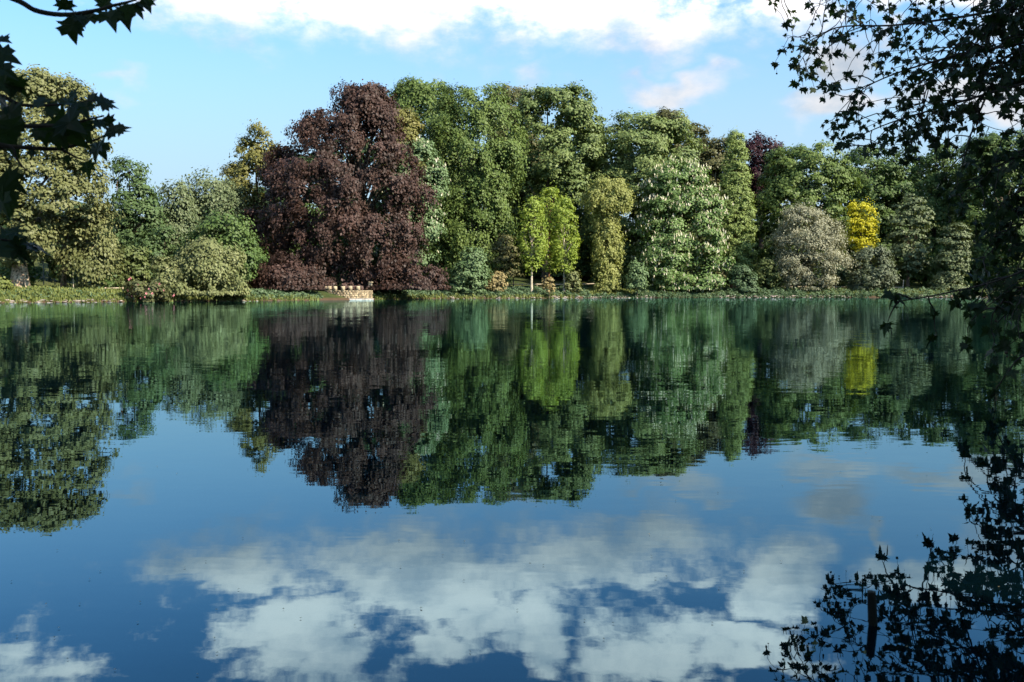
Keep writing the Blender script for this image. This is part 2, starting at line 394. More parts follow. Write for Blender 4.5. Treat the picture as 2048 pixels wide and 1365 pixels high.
# ------------------------------------------------------------------ far trees
def crown_points(rows, Y, N, st):
    """leaf centres, normals and axes filling a crown whose outline rows are (py, left px, right px)"""
    rows = sorted(rows)
    top = at(rows[0][1], rows[0][0], Y)[2]
    Z = np.array([at(1024, r_[0], Y)[2] for r_ in rows]); k_ = Y / FPX
    XL = np.array([(r_[1] - 1024) * k_ for r_ in rows]); XR = np.array([(r_[2] - 1024) * k_ for r_ in rows])
    Z = Z[::-1]; XL = XL[::-1]; XR = XR[::-1]
    zs = np.linspace(Z[0], Z[-1], 160); hw = (np.interp(zs, Z, XR) - np.interp(zs, Z, XL)) / 2
    area = float(np.trapz(hw * 2, zs)); maxw = hw.max()
    rb = st.get('rb', 1.5); depth = st.get('depth', .72); RM = st.get('mass', 2.4)
    RM = min(RM, .62 * maxw + .1); rb = min(rb, RM * .62)
    # great masses of foliage first: these give the crown its lobes and shadowed gaps
    nm = max(5, int(st.get('mass_cover', 3.7) * area / (math.pi * RM * RM)))
    prob = (hw + .22 * maxw); prob /= prob.sum()
    cdf = np.cumsum(prob); zc = np.interp((np.arange(nm) + rng.random(nm)) / nm, cdf, zs)
    bk = rng.random(nm) < st.get('back', .25); g_ = (np.arange(nm) * .618034 + rng.normal(0, .04, nm)) % 1.0
    phi = np.where(bk, g_ * np.pi, np.pi + g_ * np.pi)          # mostly the lake side, spread evenly
    zo = np.arange(Z[0] + RM * .5, Z[-1] - RM * .3, RM * .8); zo = np.repeat(zo, 2) + rng.normal(0, RM * .3, len(zo) * 2); n_rand = len(zc)
    zc = np.concatenate((zc, zo)); phi = np.concatenate((phi, np.tile((0, np.pi), len(zo) // 2) + rng.normal(0, .4, len(zo)))); nm = len(zc)
    RMs = RM * rng.uniform(.6, 1.3, nm); zc = np.minimum(zc, Z[-1] - RMs * .62); zc = np.maximum(zc, Z[0] + RMs * .35)
    def env(z): 
        a_, b_ = np.interp(z, Z, XL), np.interp(z, Z, XR); return np.maximum((b_ - a_) / 2 - .2 * rb, .12), (a_ + b_) / 2
    hx, cx = env(zc); RMs = np.minimum(RMs, hx * .85 + .1)
    q = np.clip(1 - np.abs(rng.normal(0, st.get('fill', .20), nm)), .1, 1.0); q[n_rand:] = rng.uniform(.8, 1.08, nm - n_rand)
    MC = np.stack((cx + np.maximum(hx - RMs * .8, 0) * q * np.cos(phi), Y + np.maximum(np.maximum(hx, .45 * maxw) * depth - RMs * .8, 0) * q * np.sin(phi), zc), 1)
    mo = unit(np.stack((np.cos(phi), np.sin(phi), np.full(nm, st.get('up', .4))), 1))
    wm_ = RMs ** 2; wm_ = wm_ / wm_.sum()
    nb = max(10, int(st.get('bough_cover', 3.4) * 2.3 * area / (math.pi * rb * rb))); mi = rng.choice(nm, nb, p=wm_)
    Dm = unit(rng.normal(0, 1, (nb, 3)) + mo[mi] * .8 + np.array((0, -.15, .35)))
    rbs = rb * rng.uniform(.55, 1.35, nb)
    C = MC[mi] + Dm * (RMs[mi] * .8)[:, None] * np.array((1, 1, st.get('mflat', .8))) * rng.uniform(.75, 1.05, (nb, 1))
    inn = rng.random(nb) < .14; C[inn] = MC[mi[inn]] + rng.normal(0, .3, (inn.sum(), 3)) * RMs[mi[inn]][:, None]
    hb, cb = env(C[:, 2]); over = np.abs(C[:, 0] - cb) - np.maximum(hb - rbs * .35, .1); sg = np.sign(C[:, 0] - cb)
    C[:, 0] -= sg * np.maximum(over, 0) * rng.uniform(.5, 1.0, nb)
    C[:, 2] = np.minimum(C[:, 2], Z[-1] - rbs * .3 + rng.exponential(.15, nb))
    out = unit(Dm * .8 + mo[mi] * .5)
    # sub-clumps on each bough
    K = st.get('subs', 11); flat = st.get('flat', .7)
    D = unit(rng.normal(0, 1, (nb, K, 3)) + out[:, None, :] * .9 + np.array((0, 0, .45)))
    S = C[:, None, :] + D * rbs[:, None, None] * np.array((1, 1, flat)) * rng.uniform(.55, 1.0, (nb, K, 1))
    wgt = np.repeat((rbs ** 2)[:, None], K, 1) * rng.uniform(.5, 1.5, (nb, K)); wgt = (wgt / wgt.sum()).ravel()
    idx = rng.choice(nb * K, N, p=wgt); b = idx // K
    s_ = S.reshape(-1, 3)[idx]; sig = rbs[b][:, None] * st.get('sig', .22)
    jit = rng.normal(0, 1, (N, 3)) * sig * np.array((1, 1, st.get('sflat', .6)))
    P = s_ + jit
    mode = st.get('mode', 'round')
    rnd = rng.normal(0, 1, (N, 3))
    Nn = unit(.7 * D.reshape(-1, 3)[idx] + .5 * out[b] + .28 * jit / np.maximum(sig, 1e-6) + st.get('nrand', .34) * rnd + np.array((0, 0, .3)))
    A = rng.normal(0, 1, (N, 3))
    if mode == 'weep':
        drop = rng.exponential(st.get('droop', .8), N); drop = np.minimum(drop, st.get('droop', .8) * 3.2)
        P[:, 2] -= drop; P[:, :2] += out[b][:, :2] * (drop * .10)[:, None]
        Nn = unit(out[b] * .7 + D.reshape(-1, 3)[idx] * .4 + rnd * .38 + np.array((0, -.1, .2)))
        A = np.array((0, 0, -1.0)) + rng.normal(0, .35, (N, 3))
    elif mode == 'upright':
        A = np.array((0, 0, 1.0)) + rng.normal(0, .5, (N, 3))
    elif mode == 'layer':
        A = out[b] * np.array((1, 1, -.25)) + rng.normal(0, .5, (N, 3))
        P[:, 2] -= np.hypot(P[:, 0] - C[b, 0], P[:, 1] - C[b, 1]) * st.get('sag', .15)
    spr = rng.random(N) < .10; P[spr] += (D.reshape(-1, 3)[idx[spr]] + np.array((0, 0, .35))) * np.minimum(rng.exponential(.2, (spr.sum(), 1)), .5) * st.get('sprig', 1.0)
    low = st.get('floor', None)
    if low is not None: P[:, 2] = np.maximum(P[:, 2], low + rng.random(N) * .35)
    tint = np.clip(.5 + rng.normal(0, .15, nb)[b] + rng.normal(0, .11, N) + rng.normal(0, .10, nb * K)[idx], 0, 1)
    return P, Nn, A, tint, C, rbs, area, out


TREES = {}
def tree(name, label, cat, trunk_px, Y, lobes, leaf, st=None, bark='bark', trunk_r=.35, base_py=None, lai=4.6, limbs=14, blossom=None,
         group=None, trunk_top=None, bowl=None, leaf_l=.32, leaf_w=.23, zmin=None):
    if Y > 141: leaf_l *= 1.2; leaf_w *= 1.2
    st = dict(st or {}); bx = (trunk_px - 1024) * Y / FPX
    gz = ground_z(bx, Y); base = np.array((bx, Y, gz)); st.setdefault('floor', gz + (.1 if zmin is None else zmin))
    root = empty(name, tuple(base)); tag(root, label, cat, group)
    Ps = []; CC = []
    for rows in lobes:
        YL = Y
        if isinstance(rows, tuple): YL, rows = rows
        rows_s = sorted(rows); k_ = YL / FPX
        a = sum((rows_s[q + 1][0] - rows_s[q][0]) * ((rows_s[q][2] - rows_s[q][1]) + (rows_s[q + 1][2] - rows_s[q + 1][1])) / 2 for q in range(len(rows_s) - 1)) * k_ * k_
        N = int(lai * 1.82 * a / (leaf_l * leaf_w * .5))
        r_ = crown_points(rows, YL, N, st); Ps.append(r_[:4]); CC.append(np.concatenate((r_[4], r_[5][:, None], r_[7]), 1))
    P, Nn, A, tint = [np.concatenate([p[q] for p in Ps]) for q in range(4)]
    CC = np.concatenate(CC)
    sz = rng.uniform(.65, 1.35, len(P)) * np.where(P[:, 1] > Y + 1.5, 1.6, 1.0)
    sel = (P[:, 1] < Y + 1.5) | (rng.random(len(P)) < .38); P, Nn, A, tint, sz = P[sel], Nn[sel], A[sel], tint[sel], sz[sel]
    link('crown', leaf_quads(P, Nn, A, leaf_l * sz, leaf_w * sz, tint, name + '_crown', base), M[leaf], root)
    ztop = P[:, 2].max(); zbot = np.percentile(P[:, 2], 3)
    H = (trunk_top if trunk_top else gz + (ztop - gz) * .86)
    tb = Tubes(); kk = 9; f = np.linspace(0, 1, kk); topx = CC[:, 0].mean() * .35 + bx * .65
    wob_ = rng.normal(0, 1, (kk, 2)) * trunk_r * .35 * f[:, None]
    tp = np.stack((bx + (topx - bx) * f ** 1.6 + wob_[:, 0], Y + wob_[:, 1], gz - .15 + (H - gz + .15) * f), 1)
    tr = trunk_r * (1.35 * (1 - f) ** 6 * .45 + (1 - .86 * f))
    tb.add(tp, tr, 9)
    if limbs:
        up_ = np.where((CC[:, 2] > gz + (ztop - gz) * .3) & (np.abs(CC[:, 1] - Y) < 5))[0]
        far_ = rng.permutation(up_ if len(up_) > 3 else len(CC))[:limbs]
        for q in far_:
            c = CC[q, :3]; hz = min(max(gz + (c[2] - gz) * rng.uniform(.45, .75), gz + (H - gz) * .2), H * .97)
            s0 = np.array([np.interp(hz, tp[:, 2], tp[:, a_]) for a_ in range(3)]); fr = (hz - gz) / (H - gz)
            dist = np.linalg.norm(c - s0); mid = s0 + (c - s0) * .5 + np.array((0, 0, dist * (.10 if st.get('mode') != 'weep' else .22))) + rng.normal(0, .06, 3) * dist
            pts = curve_pts((s0, mid, c), 8); r0 = max(trunk_r * (1 - .8 * fr) * rng.uniform(.28, .5), .04)
            tb.add(pts, np.linspace(r0, r0 * .22, 8), 5)
    link('trunk', tb.mesh(name + '_trunk', base), M[bark], root)
    if blossom:
        key, cnt, bl, bw = blossom; fr = (P[:, 1] < Y + 1) & (Nn[:, 2] > -.3)
        cand = np.where(fr)[0]
        # candles stand on the outside of the boughs
        dd = np.full(len(cand), 9.); 
        pick = rng.choice(cand, min(cnt, len(cand)), replace=False)
        o_dir = unit(P[pick] - np.array((P[:, 0].mean(), Y + 2.0, P[:, 2].mean() - 1)))
        bp = P[pick] + o_dir * .30 + np.array((0, 0, .12)); n_ = len(pick)
        q1 = np.concatenate((bp, bp)); n1 = unit(np.concatenate((np.tile((.6, -.8, .1), (n_, 1)), np.tile((.75, .66, .1), (n_, 1)))) + rng.normal(0, .3, (2 * n_, 3)))
        a1 = np.tile((0, 0, 1.), (2 * n_, 1)) + rng.normal(0, .22, (2 * n_, 3)); s1 = np.tile(rng.uniform(.7, 1.3, n_), 2)
        ob = link('blossom', leaf_quads(q1, n1, a1, bl * s1, bw * s1, rng.random(2 * n_), name + '_blossom', base), M[key], root)
        ob['label'] = {'blossom': 'creamy white upright flower candles', 'pink': 'pink flower heads', 'redbloom': 'small red flower heads'}[key]
    TREES[label] = root
    return root


BIG = dict(rb=1.55, subs=12, flat=.72, sig=.24, fill=.22)
BROAD = dict(rb=1.5, mass=3.0, mass_cover=4.6, subs=13, flat=.68, sig=.22, fill=.22)
WEEP = dict(rb=1.25, mode='weep', droop=.75, subs=9, flat=.55, sig=.26, fill=.24)
FEATHER = dict(rb=1.0, mass_cover=6.0, mode='weep', droop=.55, subs=10, flat=.8, sig=.30, fill=.25)
SHRUB = dict(rb=.6, mass=1.1, subs=9, flat=.8, sig=.26, fill=.22, depth=.9)
LAYER = dict(rb=.8, mass=1.5, mflat=.5, mode='layer', subs=9, flat=.35, sig=.28, sflat=.35, fill=.3, sag=.2)

# --- left shore
tree('plane_tree', 'big olive-gold tree with mottled pale trunk at the far left of the lake', 'tree', 42, 97,
     [[(158, 20, 90), (172, -30, 150), (200, -60, 190), (240, -90, 203), (300, -90, 216), (350, -90, 234), (400, -90, 238), (450, -90, 220), (500, -90, 150), (525, -90, 10)]],
     'olive', dict(BIG, mass_cover=6.5, rb=1.1, mass=2.0), 'bark_plane', .62, limbs=24, lai=4.8)
tree('plane_tree', 'smaller olive-gold tree drooping to the grass beside the mottled trunk', 'tree', 128, 99,
     [[(420, 125, 200), (455, 105, 228), (500, 108, 238), (540, 130, 236), (577, 165, 218)]], 'olive', dict(BIG, rb=1.1, mode='weep', droop=.4), 'bark_plane', .25, limbs=16, lai=4.2)
tree('alder_tree', 'dark green pointed tree with reddish trunk right of the olive-gold tree', 'tree', 258, 113,
     [[(317, 254, 274), (335, 240, 288), (370, 234, 300), (420, 230, 318), (470, 232, 326), (530, 240, 326)]], 'alder', dict(BIG, rb=1.2), 'bark_red', .28, limbs=14)
tree('birch_tree', 'feathery grey-green tree in the low dip of the skyline', 'tree', 350, 117,
     [[(363, 342, 366), (385, 322, 386), (430, 312, 394), (480, 300, 402), (540, 300, 410)]], 'birch', FEATHER, 'bark', .22)
tree('birch_tree', 'grey-green bushy tree between the skyline dip and the purple beech', 'tree', 425, 120,
     [[(352, 408, 436), (370, 392, 462), (410, 384, 482), (470, 384, 505), (545, 390, 510)]], 'birch', dict(FEATHER, rb=1.3), 'bark', .25)
tree('lime_tree', 'tall yellowish tree peeping out left of the purple beech', 'tree', 520, 128,
     [[(240, 524, 535), (262, 512, 542), (300, 478, 550), (340, 460, 565), (400, 440, 580), (480, 430, 580), (560, 440, 570)]], 'goldtop', dict(BIG, rb=1.2, mode='upright'), 'bark', .35)
tree('oak_tree', 'dark green wood-edge tree behind the arching shrub', 'tree', 440, 108,
     [[(440, 420, 470), (465, 385, 510), (510, 375, 520), (570, 380, 520)]], 'deep', BIG, 'bark', .25)
tree('hawthorn_tree', 'low green bushy tree behind the pink flowering bush', 'tree', 265, 106,
     [[(498, 240, 285), (520, 228, 300), (550, 226, 305), (578, 230, 305)]], 'mixed', SHRUB, 'bark', .12)
tree('elder_tree', 'small dark tree standing under the feathery grey-green tree', 'tree', 330, 110,
     [[(455, 285, 340), (480, 270, 380), (520, 265, 390), (572, 270, 390)]], 'alder', dict(BIG, rb=1.0), 'bark', .16)
# --- the copper beech
tree('copper_beech', 'huge dark purple beech with drooping boughs over the stone platform', 'tree', 728, 119,
     [[(162, 700, 730), (175, 676, 758), (198, 672, 780), (228, 676, 790), (248, 580, 812), (264, 550, 826), (290, 534, 840), (330, 518, 858), (380, 506, 870), (430, 494, 878), (480, 490, 874), (530, 492, 850), (570, 500, 835), (590, 535, 820)],
      [(160, 698, 732), (176, 672, 764), (205, 664, 790), (240, 672, 800), (270, 680, 805)],
      (115, [(505, 742, 795), (525, 736, 850), (545, 738, 888), (570, 742, 893), (600, 752, 880)]),
      (110, [(520, 520, 600), (545, 505, 640), (575, 505, 642), (604, 525, 636)])],
     'purple', dict(WEEP, rb=1.05, mass=2.3, mass_cover=4.0, bough_cover=2.1, mflat=.40, fill=.26, droop=.55, subs=8, sig=.22, up=.2), 'bark', .55, limbs=30, lai=3.8, leaf_l=.30, leaf_w=.22)
# --- behind and right of the beech
tree('chestnut_tree', 'pale mint-green flowering tree showing behind the right side of the beech', 'tree', 835, 128,
     [[(278, 822, 848), (298, 800, 870), (340, 785, 886), (385, 780, 890), (430, 780, 886), (480, 790, 882), (535, 800, 866)]], 'mint', dict(BIG, rb=1.2), 'bark', .35, blossom=('blossom', 420, .42, .16))
tree('maple_tree', 'yellow-green crown peeping over the purple beech', 'tree', 805, 134,
     [[(228, 782, 812), (245, 765, 838), (280, 760, 850), (330, 760, 850), (400, 765, 845)]], 'goldtop', dict(BIG, rb=1.2), 'bark', .3)
tree('beech_tree', 'tall green tree on the skyline just right of the purple top', 'tree', 845, 152,
     [[(165, 818, 860), (178, 794, 900), (215, 780, 930), (280, 780, 950), (350, 790, 960), (460, 800, 960)]], 'green', dict(BROAD, mode='weep', droop=.5), 'bark', .5)
tree('beech_tree', 'largest green beech, a wall of boughs from skyline to bank', 'tree', 945, 138,
     [[(178, 912, 985), (194, 872, 1022), (240, 856, 1042), (300, 858, 1046), (350, 870, 1040), (400, 870, 1026), (450, 870, 1030), (500, 870, 1024), (540, 876, 1000), (580, 885, 975)]],
     'green', dict(BROAD, mode='weep', droop=.6, rb=1.3, bough_cover=3.0), 'bark_pale', .55, limbs=26)
tree('hornbeam_tree', 'narrow olive crown wedged between two great rounded green trees', 'tree', 1030, 158,
     [[(182, 998, 1040), (200, 975, 1070), (250, 970, 1080), (330, 975, 1085), (450, 985, 1090)]], 'oak', dict(BROAD, mode='upright'), 'bark', .4)
tree('ash_tree', 'rounded grey-green dome tree with forked trunk above the lime saplings', 'tree', 1092, 146,
     [[(180, 1088, 1130), (192, 1050, 1168), (222, 1030, 1198), (260, 1018, 1210), (305, 1022, 1214), (345, 1035, 1205), (395, 1050, 1190)],
      [(290, 1020, 1060), (330, 1010, 1070), (370, 1020, 1060)]], 'ash', dict(BROAD, bough_cover=3.2, mass_cover=4.6), 'bark', .5, limbs=16)
tree('beech_tree', 'broad dark green tree filling the gap behind the lime saplings', 'tree', 1120, 156,
     [[(340, 1050, 1160), (380, 1010, 1200), (450, 1000, 1210), (530, 1000, 1210), (566, 1000, 1200)]], 'deep', BROAD, 'bark', .4)
tree('beech_tree', 'wide green tree behind the white-candled chestnut', 'tree', 1290, 148,
     [[(238, 1242, 1320), (250, 1208, 1360), (290, 1182, 1392), (340, 1172, 1408), (400, 1160, 1420), (470, 1170, 1420), (565, 1180, 1400)]], 'ash', dict(BROAD, rb=1.8), 'bark', .5)
tree('oak_tree', 'brownish oak crown showing behind the wide green tree', 'tree', 1350, 166,
     [[(230, 1316, 1346), (244, 1292, 1376), (268, 1290, 1402), (320, 1290, 1410), (420, 1300, 1400)]], 'oak', BROAD, 'bark', .4)
tree('oak_tree', 'dull brown-green tree left of the tall conical tree', 'tree', 1420, 156,
     [[(277, 1402, 1450), (300, 1386, 1465), (360, 1380, 1475), (450, 1385, 1470), (560, 1390, 1470)]], 'oak', BIG, 'bark_pale', .35, limbs=18)
tree('copper_beech', 'small dark purple tree on the skyline behind the tall conical tree', 'tree', 1520, 168,
     [[(277, 1492, 1515), (292, 1482, 1545), (315, 1478, 1562), (350, 1480, 1560), (420, 1485, 1550)]], 'purple_dark', BIG, 'bark', .4)
tree('dawn_redwood', 'tall narrow conical tree with soft feathery green layers', 'tree', 1467, 143,
     [[(264, 1462, 1472), (275, 1452, 1482), (300, 1447, 1487), (340, 1441, 1495), (400, 1436, 1503), (450, 1432, 1508), (500, 1433, 1507), (540, 1443, 1502), (556, 1455, 1490)]],
     'needle', dict(LAYER, rb=.5, mass=.9, mass_cover=7, mflat=.85, flat=.5, sflat=.6, sag=.05, bough_cover=4.5, sprig=1.2), 'bark_red', .4, lai=4.8, leaf_l=.22, leaf_w=.11)
tree('beech_tree', 'rounded green tree right of the tall conical tree', 'tree', 1610, 152,
     [[(298, 1572, 1640), (310, 1542, 1690), (350, 1516, 1710), (400, 1508, 1704), (460, 1506, 1692), (560, 1510, 1690)]], 'green', BROAD, 'bark', .5)
tree('beech_tree', 'dark green skyline tree above the golden yellow tree', 'tree', 1745, 158,
     [[(304, 1702, 1760), (322, 1672, 1800), (380, 1680, 1820), (450, 1680, 1830), (570, 1690, 1830)]], 'deep', BROAD, 'bark', .45)
tree('beech_tree', 'deep green skyline tree behind the hanging leaves, left of two', 'tree', 1865, 160,
     [[(296, 1832, 1880), (315, 1792, 1920), (400, 1790, 1930), (570, 1800, 1930)]], 'deep', BROAD, 'bark', .45)
tree('beech_tree', 'deep green tree at the right edge behind the hanging leaves', 'tree', 1995, 152,
     [[(275, 1965, 2060), (300, 1920, 2090), (400, 1905, 2110), (575, 1910, 2110)]], 'deep', BROAD, 'bark', .5)
# --- right shore, in front
tree('golden_acacia', 'bright golden yellow tree standing out against dark woods', 'tree', 1718, 146,
     [[(404, 1702, 1730), (420, 1692, 1742), (450, 1690, 1752), (482, 1696, 1754), (505, 1702, 1744), (540, 1705, 1735)]], 'yellow', dict(LAYER, rb=.7, mass=1.0, mass_cover=5, flat=.4, sag=.1, sprig=2.2, nrand=.6), 'bark', .16, lai=2.8, leaf_l=.24, leaf_w=.15)
tree('chestnut_tree', 'large green chestnut with white flower candles reaching the water', 'tree', 1360, 137,
     [[(331, 1335, 1380), (348, 1312, 1400), (380, 1292, 1412), (420, 1276, 1442), (460, 1264, 1450), (510, 1258, 1454), (550, 1264, 1454), (596, 1296, 1440)]],
     'chestnut', dict(BIG, rb=1.2, bough_cover=4.2, flat=.65), 'bark', .45, blossom=('blossom', 2300, .46, .17), lai=5.2)
tree('weeping_tree', 'slender yellow-green weeping tree with a tufted mop top', 'tree', 1213, 132,
     [[(357, 1200, 1230), (368, 1180, 1250), (388, 1166, 1264), (408, 1162, 1266), (420, 1172, 1256)],
      [(412, 1194, 1232), (450, 1187, 1238), (490, 1185, 1244), (530, 1184, 1240), (577, 1189, 1237)]], 'weeping', dict(WEEP, rb=.42, mass=.75, droop=.30, bough_cover=3.4, mass_cover=4.5, depth=.9, sprig=1.8), 'bark', .16, lai=5, leaf_l=.26, leaf_w=.18)
tree('lime_sapling', 'bright lime-green young tree with pale bare trunk, left of three', 'tree', 1063, 127,
     [[(398, 1060, 1076), (418, 1042, 1086), (450, 1034, 1097), (490, 1033, 1098), (520, 1042, 1090), (546, 1056, 1074)]], 'lime', dict(SHRUB, mode='upright', rb=.42, mass=.75, sprig=1.8), 'bark_young', .13, lai=1.8, limbs=18, leaf_l=.26, leaf_w=.19, group='three lime-green saplings')
tree('lime_sapling', 'bright lime-green young tree with brown trunk, middle of three', 'tree', 1098, 132,
     [[(378, 1088, 1108), (398, 1076, 1130), (440, 1072, 1132), (490, 1078, 1130), (525, 1082, 1122), (545, 1090, 1108)]], 'lime', dict(SHRUB, mode='upright', rb=.42, mass=.75, sprig=1.8), 'bark_red', .12, lai=1.8, limbs=18, leaf_l=.26, leaf_w=.19, group='three lime-green saplings')
tree('lime_sapling', 'bright lime-green young tree with grey trunk, right of three', 'tree', 1128, 129,
     [[(400, 1116, 1136), (420, 1106, 1148), (460, 1104, 1157), (500, 1104, 1160), (528, 1112, 1152), (548, 1122, 1138)]], 'lime', dict(SHRUB, mode='upright', rb=.42, mass=.75, sprig=1.8), 'bark_young', .13, lai=1.8, limbs=18, leaf_l=.26, leaf_w=.19, group='three lime-green saplings')
tree('maple_sapling', 'small dull-green layered tree just left of the lime saplings', 'tree', 1027, 132,
     [[(468, 995, 1020), (500, 985, 1040), (535, 988, 1046), (560, 1000, 1035)]], 'oak', dict(LAYER, rb=.7), 'bark', .08, lai=3)
tree('grey_willow', 'rounded silvery grey-green willow leaning over the water', 'tree', 1590, 138,
     [[(419, 1578, 1606), (434, 1556, 1640), (460, 1550, 1676), (500, 1546, 1696), (540, 1544, 1694), (578, 1572, 1660)]], 'willow', dict(FEATHER, rb=.8, mass=1.6, mass_cover=4.2, droop=.3, mode='upright', sig=.36, sprig=2.2, nrand=.6), 'bark', .24, lai=3.4, limbs=30, leaf_l=.26, leaf_w=.14)
tree('alder_tree', 'thin tree with slanting trunk right of the golden yellow tree', 'tree', 1814, 145,
     [[(385, 1802, 1832), (420, 1780, 1852), (470, 1772, 1862), (550, 1782, 1850)]], 'birch', LAYER, 'bark', .2, lai=3)
tree('alder_tree', 'loose green tree with thin trunk low behind the hanging leaves', 'tree', 1905, 140,
     [[(440, 1890, 1930), (500, 1870, 1938), (560, 1868, 1940), (588, 1860, 1935)]], 'birch', LAYER, 'bark', .14, lai=3)
# --- shrubs along the water's edge
def shrub(name, label, px, Y, rows, leaf, st=None, **kw):
    kw.setdefault('lai', 4.5); kw.setdefault('limbs', 7); kw.setdefault('leaf_l', .28); kw.setdefault('leaf_w', .2)
    return tree(name, label, 'shrub', px, Y, [rows], leaf, st or SHRUB, 'bark', .06, **kw)
shrub('arching_shrub', 'big yellow-green shrub with arching stems beside the purple beech', 420, 102,
      [(482, 418, 468), (500, 375, 486), (530, 345, 492), (565, 325, 496), (600, 335, 482)], 'vine', dict(SHRUB, mode='weep', droop=.5, rb=.9), limbs=22)
shrub('arching_shrub', 'yellow-green shrub right behind the pink flowering bush', 335, 101,
      [(520, 318, 350), (540, 302, 368), (580, 298, 374), (602, 305, 370)], 'vine', dict(SHRUB, rb=.7))
shrub('rhododendron', 'low bush with pink flowers at the water on the left shore', 290, 97,
      [(568, 270, 312), (580, 246, 330), (592, 242, 338), (604, 246, 334)], 'rhodo', dict(SHRUB, rb=.5), blossom=('pink', 34, .24, .18))
shrub('bank_shrub', 'yellowish low shrub at the extreme left edge of the bank', 5, 93,
      [(557, -15, 14), (578, -25, 27), (602, -25, 20)], 'grass')
shrub('bank_shrub', 'tall light green shrub right of the purple skirt of the beech', 940, 124,
      [(500, 934, 958), (518, 914, 975), (550, 905, 980), (580, 895, 975), (596, 898, 965)], 'mint', dict(SHRUB, mode='upright'))
shrub('bank_shrub', 'buff and pinkish rounded shrub left of the lime saplings', 992, 125.5,
      [(551, 984, 1004), (564, 972, 1012), (580, 968, 1010), (594, 972, 1004)], 'buff', dict(SHRUB, rb=.5))
shrub('bank_shrub', 'small buff shrub at the foot of the middle lime sapling', 1098, 126,
      [(558, 1090, 1102), (572, 1084, 1108), (584, 1086, 1106)], 'buff', dict(SHRUB, rb=.4))
shrub('bank_shrub', 'small yellow-green shrub at the water right of the lime saplings', 1145, 129,
      [(540, 1136, 1150), (562, 1132, 1158), (592, 1130, 1162)], 'vine', dict(SHRUB, rb=.45))
shrub('bank_shrub', 'spiky mint-green shrub between the weeping tree and the chestnut', 1274, 131,
      [(522, 1262, 1284), (545, 1256, 1294), (570, 1250, 1296), (588, 1256, 1290)], 'mint', dict(SHRUB, mode='upright', rb=.5), lai=3.6)
shrub('bank_shrub', 'leafy green shrub below the tall conical tree', 1480, 136,
      [(536, 1466, 1486), (556, 1458, 1512), (594, 1456, 1520)], 'ivy')
shrub('bank_shrub', 'green bushy shrub left of the silvery willow', 1532, 138,
      [(516, 1524, 1542), (540, 1512, 1560), (594, 1508, 1562)], 'mixed')
shrub('bank_shrub', 'rounded grey-green shrub under the golden yellow tree', 1740, 138.5,
      [(498, 1718, 1758), (518, 1696, 1780), (550, 1690, 1790), (595, 1702, 1780)], 'greyshrub', dict(SHRUB, rb=.9))
shrub('bank_shrub', 'low green shrub right of the silvery willow trunk', 1670, 144,
      [(530, 1660, 1685), (555, 1645, 1700), (572, 1645, 1700)], 'ivy')
shrub('bank_shrub', 'dark laurel bush in the shade left of the chestnut', 1250, 142,
      [(500, 1235, 1270), (530, 1225, 1290), (572, 1225, 1290)], 'deep', dict(SHRUB, rb=1.0))

# woods behind, reading as one dark mass
def leaf_mass(name, label, spans, leaf, L, W, kind='stuff', nper=1.0, thick=4.0):
    Ps = []; Ns = []; As = []; Ts = []
    for (x0, x1, y_top, Y) in spans:
        X0, X1 = (x0 - 1024) * Y / FPX, (x1 - 1024) * Y / FPX; zt = at(1024, y_top, Y)[2]; gz = ground_z((X0 + X1) / 2, Y)
        gz = min(gz, zt - 1.5)
        nbl = max(4, int((X1 - X0) * (zt - gz) / 1.8)); n_ = int((X1 - X0) * (zt - gz) * 4.5 * nper / (L * W * .5))
        C = np.stack((rng.uniform(X0, X1, nbl), Y + rng.uniform(-thick / 2, thick / 2, nbl), gz + (zt - gz) * rng.random(nbl) ** .8), 1)
        b = rng.integers(0, nbl, n_); D = unit(rng.normal(0, 1, (n_, 3)) + np.array((.2, -.5, .5))); rad = rng.uniform(.7, 1.7, nbl)[b][:, None] * rng.uniform(.6, 1.05, (n_, 1))
        p = C[b] + D * rad; p[:, 2] = np.clip(p[:, 2], gz, zt + .6); Ps.append(p)
        Ns.append(unit(D + rng.normal(0, .5, (n_, 3)))); As.append(rng.normal(0, 1, (n_, 3))); Ts.append(np.clip(rng.normal(.5, .2, n_), 0, 1))
    P = np.concatenate(Ps); s_ = rng.uniform(.7, 1.3, len(P))
    o = link(name, leaf_quads(P, np.concatenate(Ns), np.concatenate(As), L * s_, W * s_, np.concatenate(Ts), name), M[leaf])
    return tag(o, label, 'undergrowth', kind=kind)
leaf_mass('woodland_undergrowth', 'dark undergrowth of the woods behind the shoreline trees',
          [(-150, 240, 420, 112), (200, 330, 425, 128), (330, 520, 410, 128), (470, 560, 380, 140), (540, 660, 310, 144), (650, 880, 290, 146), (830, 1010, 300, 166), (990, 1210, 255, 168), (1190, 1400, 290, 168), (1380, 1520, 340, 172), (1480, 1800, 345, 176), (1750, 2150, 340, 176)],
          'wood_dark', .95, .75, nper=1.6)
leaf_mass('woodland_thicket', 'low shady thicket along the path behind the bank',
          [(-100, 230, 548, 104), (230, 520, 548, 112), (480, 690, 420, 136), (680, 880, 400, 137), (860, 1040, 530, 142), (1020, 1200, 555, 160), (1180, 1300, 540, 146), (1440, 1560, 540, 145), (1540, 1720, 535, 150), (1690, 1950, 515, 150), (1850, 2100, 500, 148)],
          'deep', .42, .3, thick=2.5)

